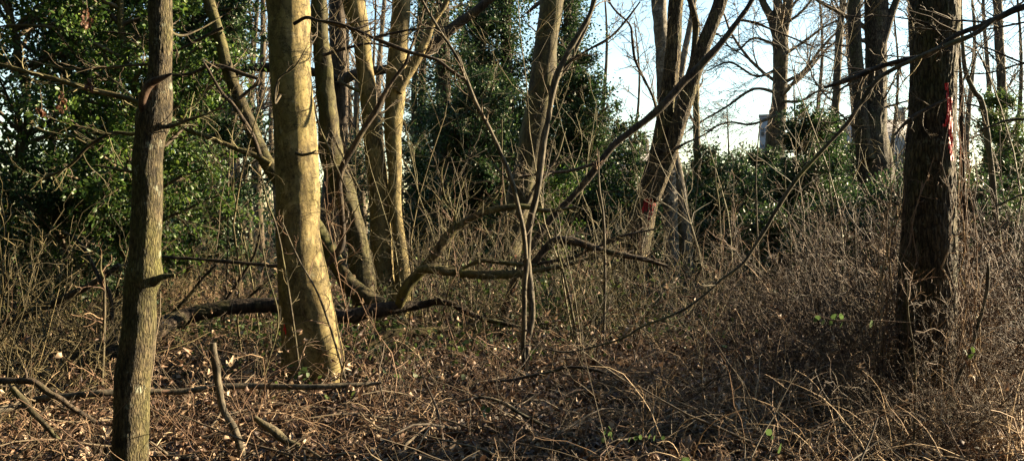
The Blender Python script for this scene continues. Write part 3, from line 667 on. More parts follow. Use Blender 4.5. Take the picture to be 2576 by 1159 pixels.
for px in ([(2870,120,9),(2750,110,7),(2600,150,5),(2480,185,4),(2400,180,3)],[(2868,-40,9),(2700,20,6),(2560,60,5),(2420,80,4),(2290,70,3)],[(2880,400,12),(2700,330,8),(2560,300,6),(2460,330,4)],[(2882,520,10),(2720,470,8),(2600,480,5),(2500,520,4)]):
    limb(O_, px, 5.6, 'limb', 'limb', 8, .04, twigs=16, tl=.45, tmat='bramblegreen', levels=3)
# M far right
M_ = thing('ivy_topped_tree', 'slim far trunk at the right edge rising out of a pale green bush', 'tree', base(2520, 700, 23))
rM = stem(M_, [(2526,700,32),(2522,400,28),(2519,200,22),(2512,100,22),(2508,0,22)], 23, 'far', sides=24, step=.1, kind='rough', seed=7.8, extend=7)
crown(M_, rM, 4.0, 16, 3.6, mat='fartwig', k2=8, k3=6, rr=.3)
V_ = thing('slanting_tree', 'thin slanting bare stems right behind the big red marked trunk', 'tree', base(2470, 650, 12))
r_ = stem(V_, [(2520,760,18),(2500,500,15),(2474,280,14),(2450,230,12),(2428,180,11),(2420,100,8),(2416,0,7)], 12, 'limb', sides=14, step=.06, kind='rough', seed=7.1, extend=3)
crown(V_, r_, 2.8, 9, 1.1, k2=4, k3=3)
W_ = thing('slim_tree', 'dark slim stem hugging the right side of the big red marked trunk', 'tree', base(2425, 800, 8.2))
r_ = stem(W_, [(2440,900,16),(2432,700,14),(2424,500,12),(2418,370,11),(2416,200,9),(2408,60,7)], 8.2, 'dark', sides=12, step=.05, kind='rough', seed=8.1, extend=3)
crown(W_, r_, 1.4, 8, .7, k2=3, k3=3)

# ------------------------------------------------------------------ fallen wood
def fallen(name, label, cat, px, d, mat, sides=20, kind='rough', twigs=0, tl=.5, parts=(), step=.03, seed=0, amp=1.6, tmat='twig', group=None):
    t = thing(name, label, cat, tuple(float(c) for c in at(px[0][0], px[0][1], d+(px[0][3] if len(px[0]) > 3 else 0))), group)
    limb(t, px, d, mat, 'bough' if 'log' not in name else 'log', sides, step, kind, amp, twigs=twigs, tl=tl, seed=seed+1.7, tmat=tmat)
    for p in parts: limb(t, p[1], p[0], mat, 'side_branch', 8, .03, 'rough', .6, twigs=p[2] if len(p) > 2 else 0, tl=.35, tmat=tmat)
    return t
fallen('fallen_log', 'long dark rotting log lying bowed across the ground behind the beech', 'log',
   [(178,925,42,-.9),(215,905,54,-.85),(262,882,57,-.7),(310,862,55,-.55),(360,846,52,-.35),(410,820,49,-.1),(460,798,44,.2),(520,782,40,.3),(600,770,39,.4),(700,768,37,.5),(800,784,35,.7),(870,795,35,.9),(950,780,37,1.),(1010,772,29,1.1),(1060,766,22,1.2),(1110,755,15,1.2)],
   8.9, 'rot', 36, 'ridge', twigs=8, tl=.4, amp=1.3,
   parts=[(10.1,[(1090,760,16),(1130,762,15),(1165,780,14),(1210,800,13),(1262,812,11),(1310,822,7)],5),(8.1,[(270,870,12),(285,850,10),(282,800,9),(276,740,10),(250,700,10),(225,650,9),(200,610,7),(160,580,4)],6),
          (9.2,[(405,815,10),(470,750,9),(510,700,9),(545,665,6)],3),(9.4,[(548,790,8),(575,745,9),(605,700,8),(640,640,7),(660,560,4)],5),(9.6,[(600,770,6),(640,735,6),(690,690,4)],2)])
fallen('fallen_branch', 'long thin grey pole lying level across the foreground in front of the beech', 'branch',
   [(-60,1045,16,-.3),(0,1030,16,-.2),(60,1015,17),(110,1000,17),(180,995,17),(250,988,16),(330,985,15,.1),(450,984,15,.2),(560,972,16,.25),(640,970,15,.3),(720,972,14,.3),(800,972,13,.3),(880,968,12,.35),(930,965,10,.4),(960,962,6,.4)],
   6.1, 'pole', 14, twigs=10, tl=.3, amp=.5)
fallen('dead_branch', 'dark crooked branch poking in at the left edge above the grey pole', 'branch',
   [(-60,960,16),(0,957,15),(60,957,17),(90,962,16),(120,985,16),(150,1000,15),(190,1030,12,.1),(240,1060,10,.15)], 5.9, 'dark', 12, twigs=5, tl=.25,
   parts=[(5.9,[(66,958,10),(66,940,8),(62,925,4)])])
fallen('broken_stick', 'broken upright grey stick with a snapped top leaning beside the beech foot', 'stick',
   [(612,1190,17,-.2),(607,1140,18,-.15),(590,1080,19,-.1),(562,1030,18),(552,980,18),(545,930,18),(538,890,17),(535,862,15)], 5.9, 'pole', 16, amp=1., step=.02)
fallen('arching_branch', 'mossy bough arching up right from the log to the leaning trunk', 'branch',
   [(1000,775,26.4,.1),(1015,735,26.4),(1040,700,28.8),(1070,672,28.8),(1095,640,26.4),(1130,590,24.0),(1165,560,18.0),(1215,535,15.6),(1262,524,15.6),(1320,520,13.2),(1380,530,9.6),(1450,520,6.0)], 9.9, 'mossy', 20, twigs=12, tl=.7, tmat='twigolive',
   parts=[(9.9,[(1120,595,8),(1160,560,7),(1220,520,7),(1250,490,6),(1262,465,4)],3),(9.85,[(1130,590,7),(1145,540,6),(1120,500,5),(1110,440,4),(1118,400,3)],3)])
fallen('fallen_branch', 'sunlit mossy branch stretching level from the arching bough towards the sapling', 'branch',
   [(1050,680,21.6),(1080,676,24.0),(1130,684,21.6),(1180,688,21.6),(1230,690,22.8),(1280,690,20.4),(1330,684,14.4),(1400,672,10.8),(1480,650,7.2)], 9.8, 'mossy', 18, twigs=6, tl=.5, tmat='twigolive',
   parts=[(9.8,[(1150,685,8),(1190,662,10),(1220,655,12),(1280,662,11),(1350,668,8)])])
fallen('arching_branch', 'dark low bough humped behind the sapling at knee height', 'branch',
   [(1310,700,12.0),(1345,660,16.8),(1380,618,19.2),(1405,603,20.4),(1450,608,20.4),(1500,626,18.0),(1560,640,15.6),(1620,652,10.8),(1680,670,7.2)], 9.9, 'dark', 16, twigs=10, tl=.6,
   parts=[(9.9,[(1340,665,9),(1400,655,8),(1440,648,8),(1490,625,6),(1560,600,5)],3),(9.9,[(1500,626,8),(1540,600,7),(1580,590,6),(1650,575,4)],4)])
fallen('dead_branch', 'thin straight dark branch hanging level left of the beech at knee height', 'branch',
   [(390,644,6),(440,648,8),(520,653,8),(600,660,9),(690,668,9),(740,668,6)], 9.3, 'dark', 8, twigs=3, tl=.4)
fallen('broken_branch', 'short broken branch with a pale end on the leaves at bottom left centre', 'branch',
   [(640,1050,12),(690,1085,20),(715,1105,18),(735,1115,18),(752,1122,15)], 5.7, 'limb', 14, twigs=3, tl=.2)
fallen('fallen_log', 'short mossy log half buried by leaves right of the beech foot', 'log',
   [(925,872,24),(960,850,26,.1),(1000,838,26,.2),(1050,835,24,.3),(1100,830,18,.4),(1160,826,12,.5)], 9.9, 'mossy', 18, twigs=4, tl=.3)
fallen('fallen_branch', 'dark damp branch lying on the leaves along the bottom edge', 'branch',
   [(740,1120,10),(800,1135,16),(870,1138,18),(940,1145,16),(1010,1150,12),(1080,1150,8)], 5.95, 'dark', 12, twigs=6, tl=.3)
fallen('fallen_branch', 'curved dark stick across the leaves left of the straw coloured stems', 'branch',
   [(1150,1010,5),(1230,1000,8),(1330,1050,10),(1400,1085,10),(1460,1110,7)], 6.2, 'pole', 10, twigs=6, tl=.3)
fallen('fallen_branch', 'thin dark twig bowed over the leaves right of the sapling foot', 'branch',
   [(1230,960,5),(1300,952,7),(1380,935,7),(1430,922,7),(1500,930,6),(1545,950,5),(1580,975,4)], 7.2, 'dark', 8, twigs=8, tl=.3)
fallen('arching_branch', 'leaning pale shoot bending up from the foot of the big red marked trunk at right', 'branch',
   [(2385,990,7),(2410,950,8),(2440,880,8),(2465,800,8),(2482,730,7),(2485,670,6),(2480,655,4)], 6.4, 'pole', 10, twigs=6, tl=.3)
fallen('fallen_log', 'low mossy log lying in shade beyond the fallen poles left of the front trunk', 'log',
   [(-40,830,18),(30,805,18),(90,780,20),(160,750,18),(230,715,16),(300,665,12)], 8.2, 'dark', 16, twigs=8, tl=.5)
fallen('fallen_branch', 'straight branch leaning out of the litter in the lower left corner', 'branch',
   [(30,975,14),(70,1020,15),(110,1065,14),(150,1110,12)], 5.6, 'limb', 12, twigs=4, tl=.2)

# ------------------------------------------------------------------ thin upright stems
saps = [((1515,880),(1518,560),(1505,380),8,9.6,'thin pale upright stem standing between the centre sapling and the red sprayed trunk'),
 ((1460,850),(1420,700),(1395,560),7,9.4,'thin crooked stem leaning left just right of the forked sapling'),
 ((1500,830),(1455,700),(1440,600),5,10.5,'fine pale shoot leaning between two upright stems right of the sapling'),
 ((1905,700),(1902,520),(1912,300),5,12,'thin straight stem rising in front of the grey tower'),
 ((1990,720),(1985,560),(1975,400),5,11,'fine straight stem before the dark holly at right'),
 ((1812,680),(1808,520),(1800,380),5,13,'very thin upright stem before the hollies right of the split tree'),
 ((1860,700),(1850,600),(1846,440),4,12,'fine bare upright shoot left of the grey tower'),
 ((1285,640),(1275,560),(1262,300),5,12.5,'very thin shoot crossing in front of the leaning olive trunk'),
 ((250,860),(262,720),(255,640),9,7.2,'straight brown stem standing in shade left of the front trunk'),
 ((1040,830),(1035,690),(1030,560),6,10.6,'fine upright shoot rising beside the twin trunks'),
 ((560,660),(575,430),(610,200),5,11,'thin pale shoot climbing before the far lit trunks left of the beech'),
 ((760,740),(700,590),(655,430),6,8.2,'thin twisting shoot leaning against the left face of the beech'),
 ((880,930),(800,740),(710,560),6,8.0,'pale woody climber crossing the sunlit foot of the beech'),
 ((2105,700),(2098,560),(2085,380),5,10,'fine upright shoot before the slim far trunk'),
 ((2250,900),(2240,700),(2230,520),7,7.6,'brown upright shoot left of the big red marked trunk'),
 ((2150,960),(2165,760),(2150,560),6,7.4,'thin brown shoot in the middle of the dark thicket'),
 ((2295,1150),(2300,900),(2280,700),6,5.8,'pale dry shoot right before the foot of the big red marked trunk'),
 ((640,1000),(700,800),(650,560),5,7.6,'slender bending shoot in front of the bowed log left of the beech')]
for i, (a, b, c, w, d, lab) in enumerate(saps):
    t = thing('bare_shoot', lab, 'sapling', base(a[0], a[1], d))
    ax, ay = a; g = float(gh(*at(ax, ay, d)[:2])); ay = HY+(CAMZ-g)/d*F
    mid = ((ax+b[0])/2+4, (ay+b[1])/2)
    limb(t, [(ax, ay+4, w), (*mid, w*.95), (*b, w*.85), ((b[0]+c[0])/2-5, (b[1]+c[1])/2, w*.7), (*c, w*.5)], d, 'limb' if i % 3 else 'pole', 'stem', 8, .04, twigs=9, tl=.45, tmat='bramblegreen' if i % 2 else 'bramble', levels=2)

# ------------------------------------------------------------------ hollies and other evergreens
def evergreen(name, label, cx, cyv, d, W, Hh, mat, nleaf, ls=.05, z0=.0, taper_=.35, k=26, depth=None, group=None, tmpl=LEAF, trunk_r=.05, cat='holly', k2=9, density_out=.35, tw='twig'):
    """cx in view px at depth d; W metres half width, Hh metres height"""
    p = at(cx, HY, d); g = float(gh(p[0], p[1])); loc = (float(p[0]), float(d), g)
    t = thing(name, label, cat, loc, group)
    rows = []
    for i in range(8):
        f = i/7; rows.append([p[0]+.12*math.sin(i*1.7+cx), d+.1*math.cos(i*2.1), g-.1+f*Hh*.97, trunk_r*(1-.8*f)])
    G, P, r = trunk_grid(np.array(rows), 12, .15, 'rough', cx*.01); add_grid(MB(), G).build('trunk', M['mossy'], t)
    S = spline(np.array(rows), .1)
    mbt = MB(); n = k
    f = z0+(1-z0)*rng.random(n)**.9
    idx = (f*(len(S)-1)).astype(int); st = S[idx, :3]
    az = rng.random(n)*2*PI; prof = (1-(1-taper_)*f)*np.minimum(1, .35+f*3.2)
    L = W*prof*(.7+.5*rng.random(n))
    D0 = np.stack([np.cos(az), np.sin(az)*(1 if depth is None else depth), .25+.3*rng.random(n)+.5*f], -1)
    P1 = walk(st, D0, L, 9, .12, -.02); R1 = taper(np.full(n, trunk_r*.4), 9, .3); mbt.tubes(P1, R1, 4)
    P2, R2 = spawn(P1, R1, k2, .45, 6, (.5, 1.2), .2, .02, .15, 1., .5); mbt.tubes(P2, R2, 3)
    P3, R3 = spawn(P2, np.maximum(R2, .003), 5, .6, 5, (.4, 1.2), .22, 0, .1, 1., .5, base=None); mbt.tubes(P3, np.maximum(R3, .0012), 3)
    mbt.build('branches', M[tw], t)
    tw_ = P3.reshape(-1, 3); T3 = np.gradient(P3, axis=1).reshape(-1, 3)
    w = (np.array([.3, .7, 1, 1, 1.])[None]*np.linalg.norm(P3[:, -1]-P3[:, 0], axis=1)[:, None]).ravel(); w /= w.sum()
    idx = rng.choice(len(tw_), nleaf, p=w)
    Cc = tw_[idx]+rng.normal(size=(nleaf, 3))*.035*(ls/.05); Cc[:, 2] = np.maximum(Cc[:, 2], g+.03)
    MB().leaves(Cc, ls*(.6+.7*rng.random(nleaf)), tmpl, D=nrm(T3[idx]), spread=.7).build('foliage', M[mat], t)
    return t
# left mass
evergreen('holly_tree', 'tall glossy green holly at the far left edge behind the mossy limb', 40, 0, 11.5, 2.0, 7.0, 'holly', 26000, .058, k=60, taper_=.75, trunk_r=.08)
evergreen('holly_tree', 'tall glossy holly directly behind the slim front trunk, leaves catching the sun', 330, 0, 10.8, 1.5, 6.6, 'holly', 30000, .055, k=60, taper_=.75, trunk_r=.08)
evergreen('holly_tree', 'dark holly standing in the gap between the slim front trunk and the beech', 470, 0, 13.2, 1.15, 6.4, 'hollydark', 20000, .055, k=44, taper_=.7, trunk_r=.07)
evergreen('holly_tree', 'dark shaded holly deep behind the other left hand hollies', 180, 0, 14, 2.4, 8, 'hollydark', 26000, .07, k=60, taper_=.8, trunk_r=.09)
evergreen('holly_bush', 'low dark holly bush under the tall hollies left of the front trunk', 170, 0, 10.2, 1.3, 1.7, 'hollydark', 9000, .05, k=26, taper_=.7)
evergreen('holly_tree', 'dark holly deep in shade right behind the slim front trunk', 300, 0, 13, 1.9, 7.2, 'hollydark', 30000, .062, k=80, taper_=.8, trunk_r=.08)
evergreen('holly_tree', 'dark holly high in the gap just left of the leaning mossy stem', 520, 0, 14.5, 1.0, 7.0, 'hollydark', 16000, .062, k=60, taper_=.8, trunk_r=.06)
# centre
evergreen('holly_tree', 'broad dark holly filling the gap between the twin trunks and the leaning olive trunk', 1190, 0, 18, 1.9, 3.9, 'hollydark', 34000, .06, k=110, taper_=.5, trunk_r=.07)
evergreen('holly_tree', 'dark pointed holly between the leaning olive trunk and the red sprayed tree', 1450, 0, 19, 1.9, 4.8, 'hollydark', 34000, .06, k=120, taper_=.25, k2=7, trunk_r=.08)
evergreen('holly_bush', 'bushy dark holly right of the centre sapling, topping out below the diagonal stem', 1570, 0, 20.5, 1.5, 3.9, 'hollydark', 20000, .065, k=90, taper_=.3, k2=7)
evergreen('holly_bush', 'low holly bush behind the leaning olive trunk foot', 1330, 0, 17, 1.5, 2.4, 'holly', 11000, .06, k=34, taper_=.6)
evergreen('holly_bush', 'dark holly bush behind the mossy and twin trunks, thin against the sky', 900, 0, 22, 2.3, 3.1, 'hollydark', 9000, .07, k=36, taper_=.6)
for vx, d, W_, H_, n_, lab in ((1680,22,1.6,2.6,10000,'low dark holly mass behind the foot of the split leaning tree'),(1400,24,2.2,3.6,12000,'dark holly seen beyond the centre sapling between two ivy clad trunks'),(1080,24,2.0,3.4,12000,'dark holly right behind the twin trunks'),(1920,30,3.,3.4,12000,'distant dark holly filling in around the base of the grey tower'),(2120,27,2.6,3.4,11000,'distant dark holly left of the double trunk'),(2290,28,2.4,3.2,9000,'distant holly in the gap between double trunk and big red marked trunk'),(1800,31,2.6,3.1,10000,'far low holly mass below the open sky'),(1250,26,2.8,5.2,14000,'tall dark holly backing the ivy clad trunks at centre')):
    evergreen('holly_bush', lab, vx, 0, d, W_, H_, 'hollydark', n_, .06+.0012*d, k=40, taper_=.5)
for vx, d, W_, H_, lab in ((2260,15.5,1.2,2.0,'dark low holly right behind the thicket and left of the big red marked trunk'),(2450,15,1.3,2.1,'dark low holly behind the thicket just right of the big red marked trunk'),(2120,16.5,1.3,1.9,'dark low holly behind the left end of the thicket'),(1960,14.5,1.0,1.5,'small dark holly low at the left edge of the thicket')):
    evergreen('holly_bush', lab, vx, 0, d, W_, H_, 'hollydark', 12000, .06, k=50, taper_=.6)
for a_ in (('holly_tree', 'tall dark holly rising behind the gap left of the leaning olive trunk', 1215, 0, 20.5, 1.3, 6.6, 'hollydark', 26000, .065),
           ('holly_tree', 'tall dark holly rising directly behind the centre sapling fork', 1410, 0, 21.5, 1.2, 6.2, 'hollydark', 24000, .065),
           ('holly_tree', 'ragged dark holly rising between the distant forked trunk and the slim far trunk', 2085, 0, 23, 1.1, 4.1, 'hollydark', 16000, .068),
           ('holly_bush', 'small ragged dark holly just in front of the grey tower foot', 1935, 0, 24, 1.0, 3.3, 'hollydark', 11000, .068)):
    evergreen(*a_, k=90, taper_=.5, k2=7)
# right
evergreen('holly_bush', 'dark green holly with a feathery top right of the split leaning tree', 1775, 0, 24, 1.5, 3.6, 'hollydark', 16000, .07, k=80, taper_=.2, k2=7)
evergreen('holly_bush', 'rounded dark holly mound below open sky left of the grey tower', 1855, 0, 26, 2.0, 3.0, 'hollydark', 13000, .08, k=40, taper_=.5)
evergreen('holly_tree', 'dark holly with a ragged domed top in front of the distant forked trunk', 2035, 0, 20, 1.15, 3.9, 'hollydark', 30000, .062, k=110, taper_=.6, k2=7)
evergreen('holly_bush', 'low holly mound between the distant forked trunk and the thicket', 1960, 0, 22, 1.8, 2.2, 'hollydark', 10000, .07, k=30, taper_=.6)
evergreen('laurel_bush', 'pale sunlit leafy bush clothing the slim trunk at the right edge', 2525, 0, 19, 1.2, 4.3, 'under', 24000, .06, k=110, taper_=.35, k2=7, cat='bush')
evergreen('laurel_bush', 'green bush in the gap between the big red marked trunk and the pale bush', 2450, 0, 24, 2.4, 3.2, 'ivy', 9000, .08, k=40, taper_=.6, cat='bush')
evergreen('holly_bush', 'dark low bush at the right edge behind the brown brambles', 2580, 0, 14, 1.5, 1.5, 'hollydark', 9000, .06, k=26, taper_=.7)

evergreen('holly_bush', 'unseen holly added beyond the right edge to cast shade over the brown thicket', CX+8.9/11*F, 0, 11, 1.2, 2.9, 'holly', 5500, .06, k=40, taper_=.6)  # out-of-frame occluder, added to throw dappled shade on the thicket
def ivytree(label, px, d, n, spread=.22, mat='hollydark', ls=.07, extend=7, cw=1.):
    t = thing('ivy_clad_tree', label, 'tree', base(px[0][0], px[0][1], d))
    rows = stem(t, px, d, 'dark', sides=20, step=.1, kind='rough', seed=px[0][0]*.01, extend=extend)
    S = spline(rows, .1); i = rng.integers(0, len(S), n)
    bul = .6+.9*np.clip(perlin(np.stack([S[:, 2]*.9, S[:, 2]*0+px[0][0], S[:, 2]*0], -1))+.4, 0, 1.5)
    a = rng.random(n)*2*PI; rad = S[i, 3]+np.abs(rng.normal(size=n))*spread*bul[i]
    C = S[i, :3]+np.stack([np.cos(a)*rad, np.sin(a)*rad, rng.normal(size=n)*.05], -1)
    MB().leaves(C, ls*(.6+.6*rng.random(n)), LEAF, D=np.stack([np.cos(a), np.sin(a), a*0-.3], -1), spread=.6).build('ivy', M[mat], t)
    mb = MB(); P1, R1 = spawn(S[None, :, :3], S[None, :, 3], 34, 1, 8, (.6, 1.3), .2, .03, .15, 1., .2, .5, base=1.3*cw); mb.tubes(P1, np.maximum(R1, .004), 4)
    P2, R2 = spawn(P1, R1, 6, .5, 5, (.4, 1.1), .22, 0, .1, 1, .6); mb.tubes(P2, np.maximum(R2, .003), 3); mb.build('branches', M['twig'], t)
    q = P2.reshape(-1, 3); j = rng.integers(0, len(q), n//2)
    MB().leaves(q[j]+rng.normal(size=(len(j), 3))*.05, ls*(.5+.6*rng.random(len(j))), LEAF).build('ivy', M[mat], t)
    return t
ivytree('tall trunk wrapped in dark ivy, left of the leaning olive trunk', [(1120,700,40),(1118,400,36),(1116,200,34),(1112,0,32)], 19, 16000, .26)
ivytree('ivy covered trunk bushy to the top, right beside the leaning olive trunk', [(1290,690,40),(1280,400,34),(1275,200,30),(1272,0,28)], 21, 26000, .42)
ivytree('thin ivy covered trunk seen right of the top of the leaning olive trunk', [(1420,690,30),(1425,400,26),(1430,200,22),(1425,0,20)], 22, 16000, .34, cw=.9)
ivytree('bushy ivy covered trunk high between the two other ivy clad trunks', [(1205,690,34),(1200,300,28),(1215,0,24)], 23, 24000, .5)
ivytree('broad ivy smothered trunk behind the gap between the leaning olive trunk and the sapling', [(1470,690,30),(1462,400,24),(1450,200,20),(1440,0,16)], 23.5, 14000, .3, cw=.8)
ivytree('ivy smothered trunk half hidden right of the forked twin trunks', [(1060,690,30),(1058,400,24),(1062,200,20),(1066,0,16)], 26, 9000, .22, cw=.7)

# ------------------------------------------------------------------ bare shrubs
def shrub(name, label, loc, Hh, k, mat, group=None, spread=.45, r=.006, k2=6, k3=5, wander=.16, cat='shrub', up=.02, rad=.2, rmin=.0018):
    t = thing(name, label, cat, loc, group); o = np.array(loc)
    S = o+np.stack([rng.normal(size=k)*rad, rng.normal(size=k)*rad, np.zeros(k)-.03], -1)
    D = np.stack([rng.normal(size=k)*spread, rng.normal(size=k)*spread, np.ones(k)], -1)
    P1 = walk(S, D, Hh*(.6+.6*rng.random(k)), 9, wander*.6, up); R1 = taper(r*(.6+.7*rng.random(k)), 9, .3)
    mb = MB().tubes(P1, R1, 4); P2, R2 = spawn(P1, R1, k2, .45, 6, (.4, 1.2), wander, 0, .1, 1, .6); mb.tubes(P2, np.maximum(R2, rmin), 3)
    P3, R3 = spawn(P2, R2, k3, .5, 5, (.4, 1.2), wander*1.3, -.02, .1, 1, .7); mb.tubes(P3, np.maximum(R3, rmin*.72), 3)
    mb.build('branches', M[mat], t)
    return t
def gl(vx, d): x = (vx-CX)/F*d; return (float(x), float(d), float(gh(x, d)))
th_lab = 'dense leafless brown shrub in the thicket round the big red marked trunk'
th_grp = 'bare shrubs forming the thicket at right'
protos = [shrub('bare_shrub', th_lab, gl(2180, 8.2), 1.6, 20, 'thicket', th_grp, .7, .007, 8, 4, .3, rad=.3, rmin=.0026), shrub('bare_shrub', th_lab, gl(2060, 8.8), 1.45, 20, 'twig', th_grp, .9, .007, 8, 4, .3, rad=.3, rmin=.0026), shrub('bare_shrub', th_lab, gl(2440, 8.6), 1.75, 18, 'thicket', th_grp, .6, .007, 8, 4, .3, rad=.3, rmin=.0026)]
spots = [(2110,7.8,.9),(2250,8.4,1.05),(2320,8.2,1.05),(2380,8.6,1.1),(2520,8.4,.95),(2150,9.6,1.1),(2260,10,1.25),(2420,10,1.2),(2560,10,1.05),(2000,9.6,.85),(2060,10.6,1.),(2200,7.2,.75),(2240,6.3,.55),(2330,6.2,.5),(2460,6.9,.55),(2080,12,.9),(2180,12.2,1.),(2320,12.5,1.1),(2480,12.6,1.1),(1960,12.2,.8),(2600,8,1.1),(1900,10.4,.6),(2650,12,1.2),(2270,14,1.2),(2400,14,1.2),(2290,7.6,.95),(2360,7.7,1.0),(2170,8.8,1.15),(2300,5.9,.42),(2370,5.8,.4),(2250,5.7,.35),(2430,6.1,.5),(2330,6.35,.75),(2380,6.4,.6),(2280,6.6,.8),(2550,7.2,.7),(2130,7,.5)]
for i, (vx, d, s) in enumerate(spots): dup(protos[i % 3], gl(vx, d), i*1.7, th_lab, th_grp, s)
# left olive shrubs
ol_lab = 'bare olive twiggy shrub in the tangle under the hollies at far left'; ol_grp = 'olive bare shrubs at left'
ol = [shrub('bare_shrub', ol_lab, gl(60, 7.6), 1.5, 16, 'bramblegreen', ol_grp, .6, .008, 5, 3, .22, rmin=.0026), shrub('bare_shrub', ol_lab, gl(190, 8.2), 1.4, 16, 'bramblegreen', ol_grp, .6, .008, 5, 3, .22, rmin=.0026)]
for i, (vx, d, s) in enumerate([(10,8.6,1.1),(120,8.8,1.1),(-60,7.4,1.1),(140,7.2,.8),(-20,6.4,.8),(220,10,1.1),(30,9.6,1.3),(290,9.8,.8)]): dup(ol[i % 2], gl(vx, d), i*2.1, ol_lab, ol_grp, s)
# centre thin shrubs
c_lab = 'sparse pale twiggy shrub among the low green leaves behind the centre sapling'; c_grp = 'sparse shrubs in the middle distance'
cs = [shrub('bare_shrub', c_lab, gl(1480, 12.5), 1.2, 9, 'bramblegreen', c_grp, .4, .006, 4, 3, .14), shrub('bare_shrub', c_lab, gl(1650, 13), 1.1, 9, 'bramble', c_grp, .4, .006, 4, 3, .14)]
for i, (vx, d, s) in enumerate([(1720,11.8,.9),(1800,13,1.),(1360,12.5,1.2),(1600,14,1.2),(1740,15,1.2),(1850,15,1.3),(1900,12,.9),(1230,12.5,.9),(1160,13,1.),(1430,15,1.4)]): dup(cs[i % 2], gl(vx, d), i*1.3, c_lab, c_grp, s)
m_lab = 'tall loose olive twiggy shrub tangled round the centre sapling and dark low boughs'; m_grp = 'tall twiggy shrubs at centre'
ms = [shrub('bare_shrub', m_lab, gl(1400, 9.8), 1.9, 8, 'bramblegreen', m_grp, .5, .0075, 6, 3, .22, rad=.15, rmin=.0028), shrub('bare_shrub', m_lab, gl(1560, 10.4), 1.6, 8, 'bramblegreen', m_grp, .8, .0075, 6, 3, .26, rad=.2, rmin=.0028)]
for i, (vx, d, s) in enumerate([(1140,10.8,1.),(1450,10.8,1.15),(1620,10.8,.8),(1360,12,1.1),(1520,12.2,1.15),(1760,12.6,.9),(1230,12.4,1.),(1900,11.6,.8),(1080,11.2,.95),(1300,11.2,.9),(1500,9.4,.85),(1700,10.6,.8),(1590,12,1.1),(1820,10.4,.7),(1010,12,.9),(1410,13,1.3)]): dup(ms[i % 2], gl(vx, d), i*1.37, m_lab, m_grp, s)
sh_lab = 'fine bare upright shoot, one of many in the tangle below the hollies'; sh_grp = 'fine shoots in the undergrowth'
shp = [shrub('bare_shoot', sh_lab, gl(1180, 9.5), 1.7, 1, m_, sh_grp, .18, .0065, 12, 3, .12, rad=.01, rmin=.0024, cat='shoot') for m_ in ('bramblegreen', 'bramble', 'twigolive')]
for i in range(26):
    d = 7.2+6.5*rng.random(); vx = 330+1800*rng.random()
    if 640 < vx < 860 and d < 9.2: d += 2.5
    dup(shp[i % 3], gl(vx, d), i*1.1, sh_lab, sh_grp, .6+.6*rng.random())
ts_lab = 'tall hair thin bare sapling with fine side twigs crossing in front of the bigger trunks'; ts_grp = 'tall thin saplings'
tsp = [shrub('thin_sapling', ts_lab, gl(1040, 10.5), 3.3, 1, m_, ts_grp, .2, .0095, 17, 4, .2, rad=.01, rmin=.0024, cat='sapling') for m_ in ('bramblegreen', 'twigolive', 'twig')]
for i, (vx, d, s) in enumerate([(612,9.6,1.1),(655,11,1.2),(905,11.2,1.1),(960,12,1.25),(1150,11.4,1.2),(1225,10.2,1.),(1450,10.2,1.1),(1560,11.4,1.25),(1640,12.6,1.3),(1790,12,1.2),(1870,13,1.3),(2010,11.5,1.15),(2140,11,1.2),(2290,10.5,1.2),(2470,9.6,1.1),(2540,11,1.3),(1380,12.5,1.3),(500,10,1.),(240,8.4,.8),(1090,14,1.5),(1720,14.5,1.4),(1945,15,1.5),(2230,14,1.5)]): dup(tsp[i % 3], gl(vx, d), i*1.83, ts_lab, ts_grp, s)
n_lab = 'small dry twiggy shrub low in the foreground litter'; n_grp = 'small dry shrubs in the foreground'
ns = [shrub('bare_shrub', n_lab, gl(640, 6.8), .8, 8, 'bramble', n_grp, .9, .0045, 5, 3, .28, rad=.12, rmin=.002), shrub('bare_shrub', n_lab, gl(1100, 7.4), .75, 8, 'twig', n_grp, .9, .005, 5, 3, .28, rad=.12, rmin=.002)]
for i, (vx, d, s) in enumerate([(470,6.2,1.),(560,7.4,1.2),(960,6.6,.9),(1010,8.2,1.1),(1250,7.6,1.),(1540,6.2,.8),(1600,7.8,1.1),(1760,7,1.),(1860,6.2,.9),(1950,7,1.1),(130,6.4,1.1),(230,6,.9),(40,5.8,.9),(430,8.,1.2),(900,5.6,.7),(1330,5.5,.6),(1680,5.4,.7),(2000,5.6,.8)]): dup(ns[i % 2], gl(vx, d), i*1.37, n_lab, n_grp, s)
l_lab = 'pinkish straw coloured bramble bush glowing in sun left of the beech'; l_grp = 'sunlit brambles beyond the bowed log'
ls_ = [shrub('bramble_bush', l_lab, gl(600, 13.5), 1.1, 36, 'bramblepale', l_grp, .8, .005, 6, 5, .24, 'bramble')]
for i, (vx, d, s) in enumerate([(520,12.4,.9),(450,13,.9),(650,12.2,.8),(560,15.5,1.3),(640,16,1.4),(480,15,1.),(800,14.4,.9),(860,15.5,1.1)]): dup(ls_[0], gl(vx, d), i*1.9, l_lab, l_grp, s)

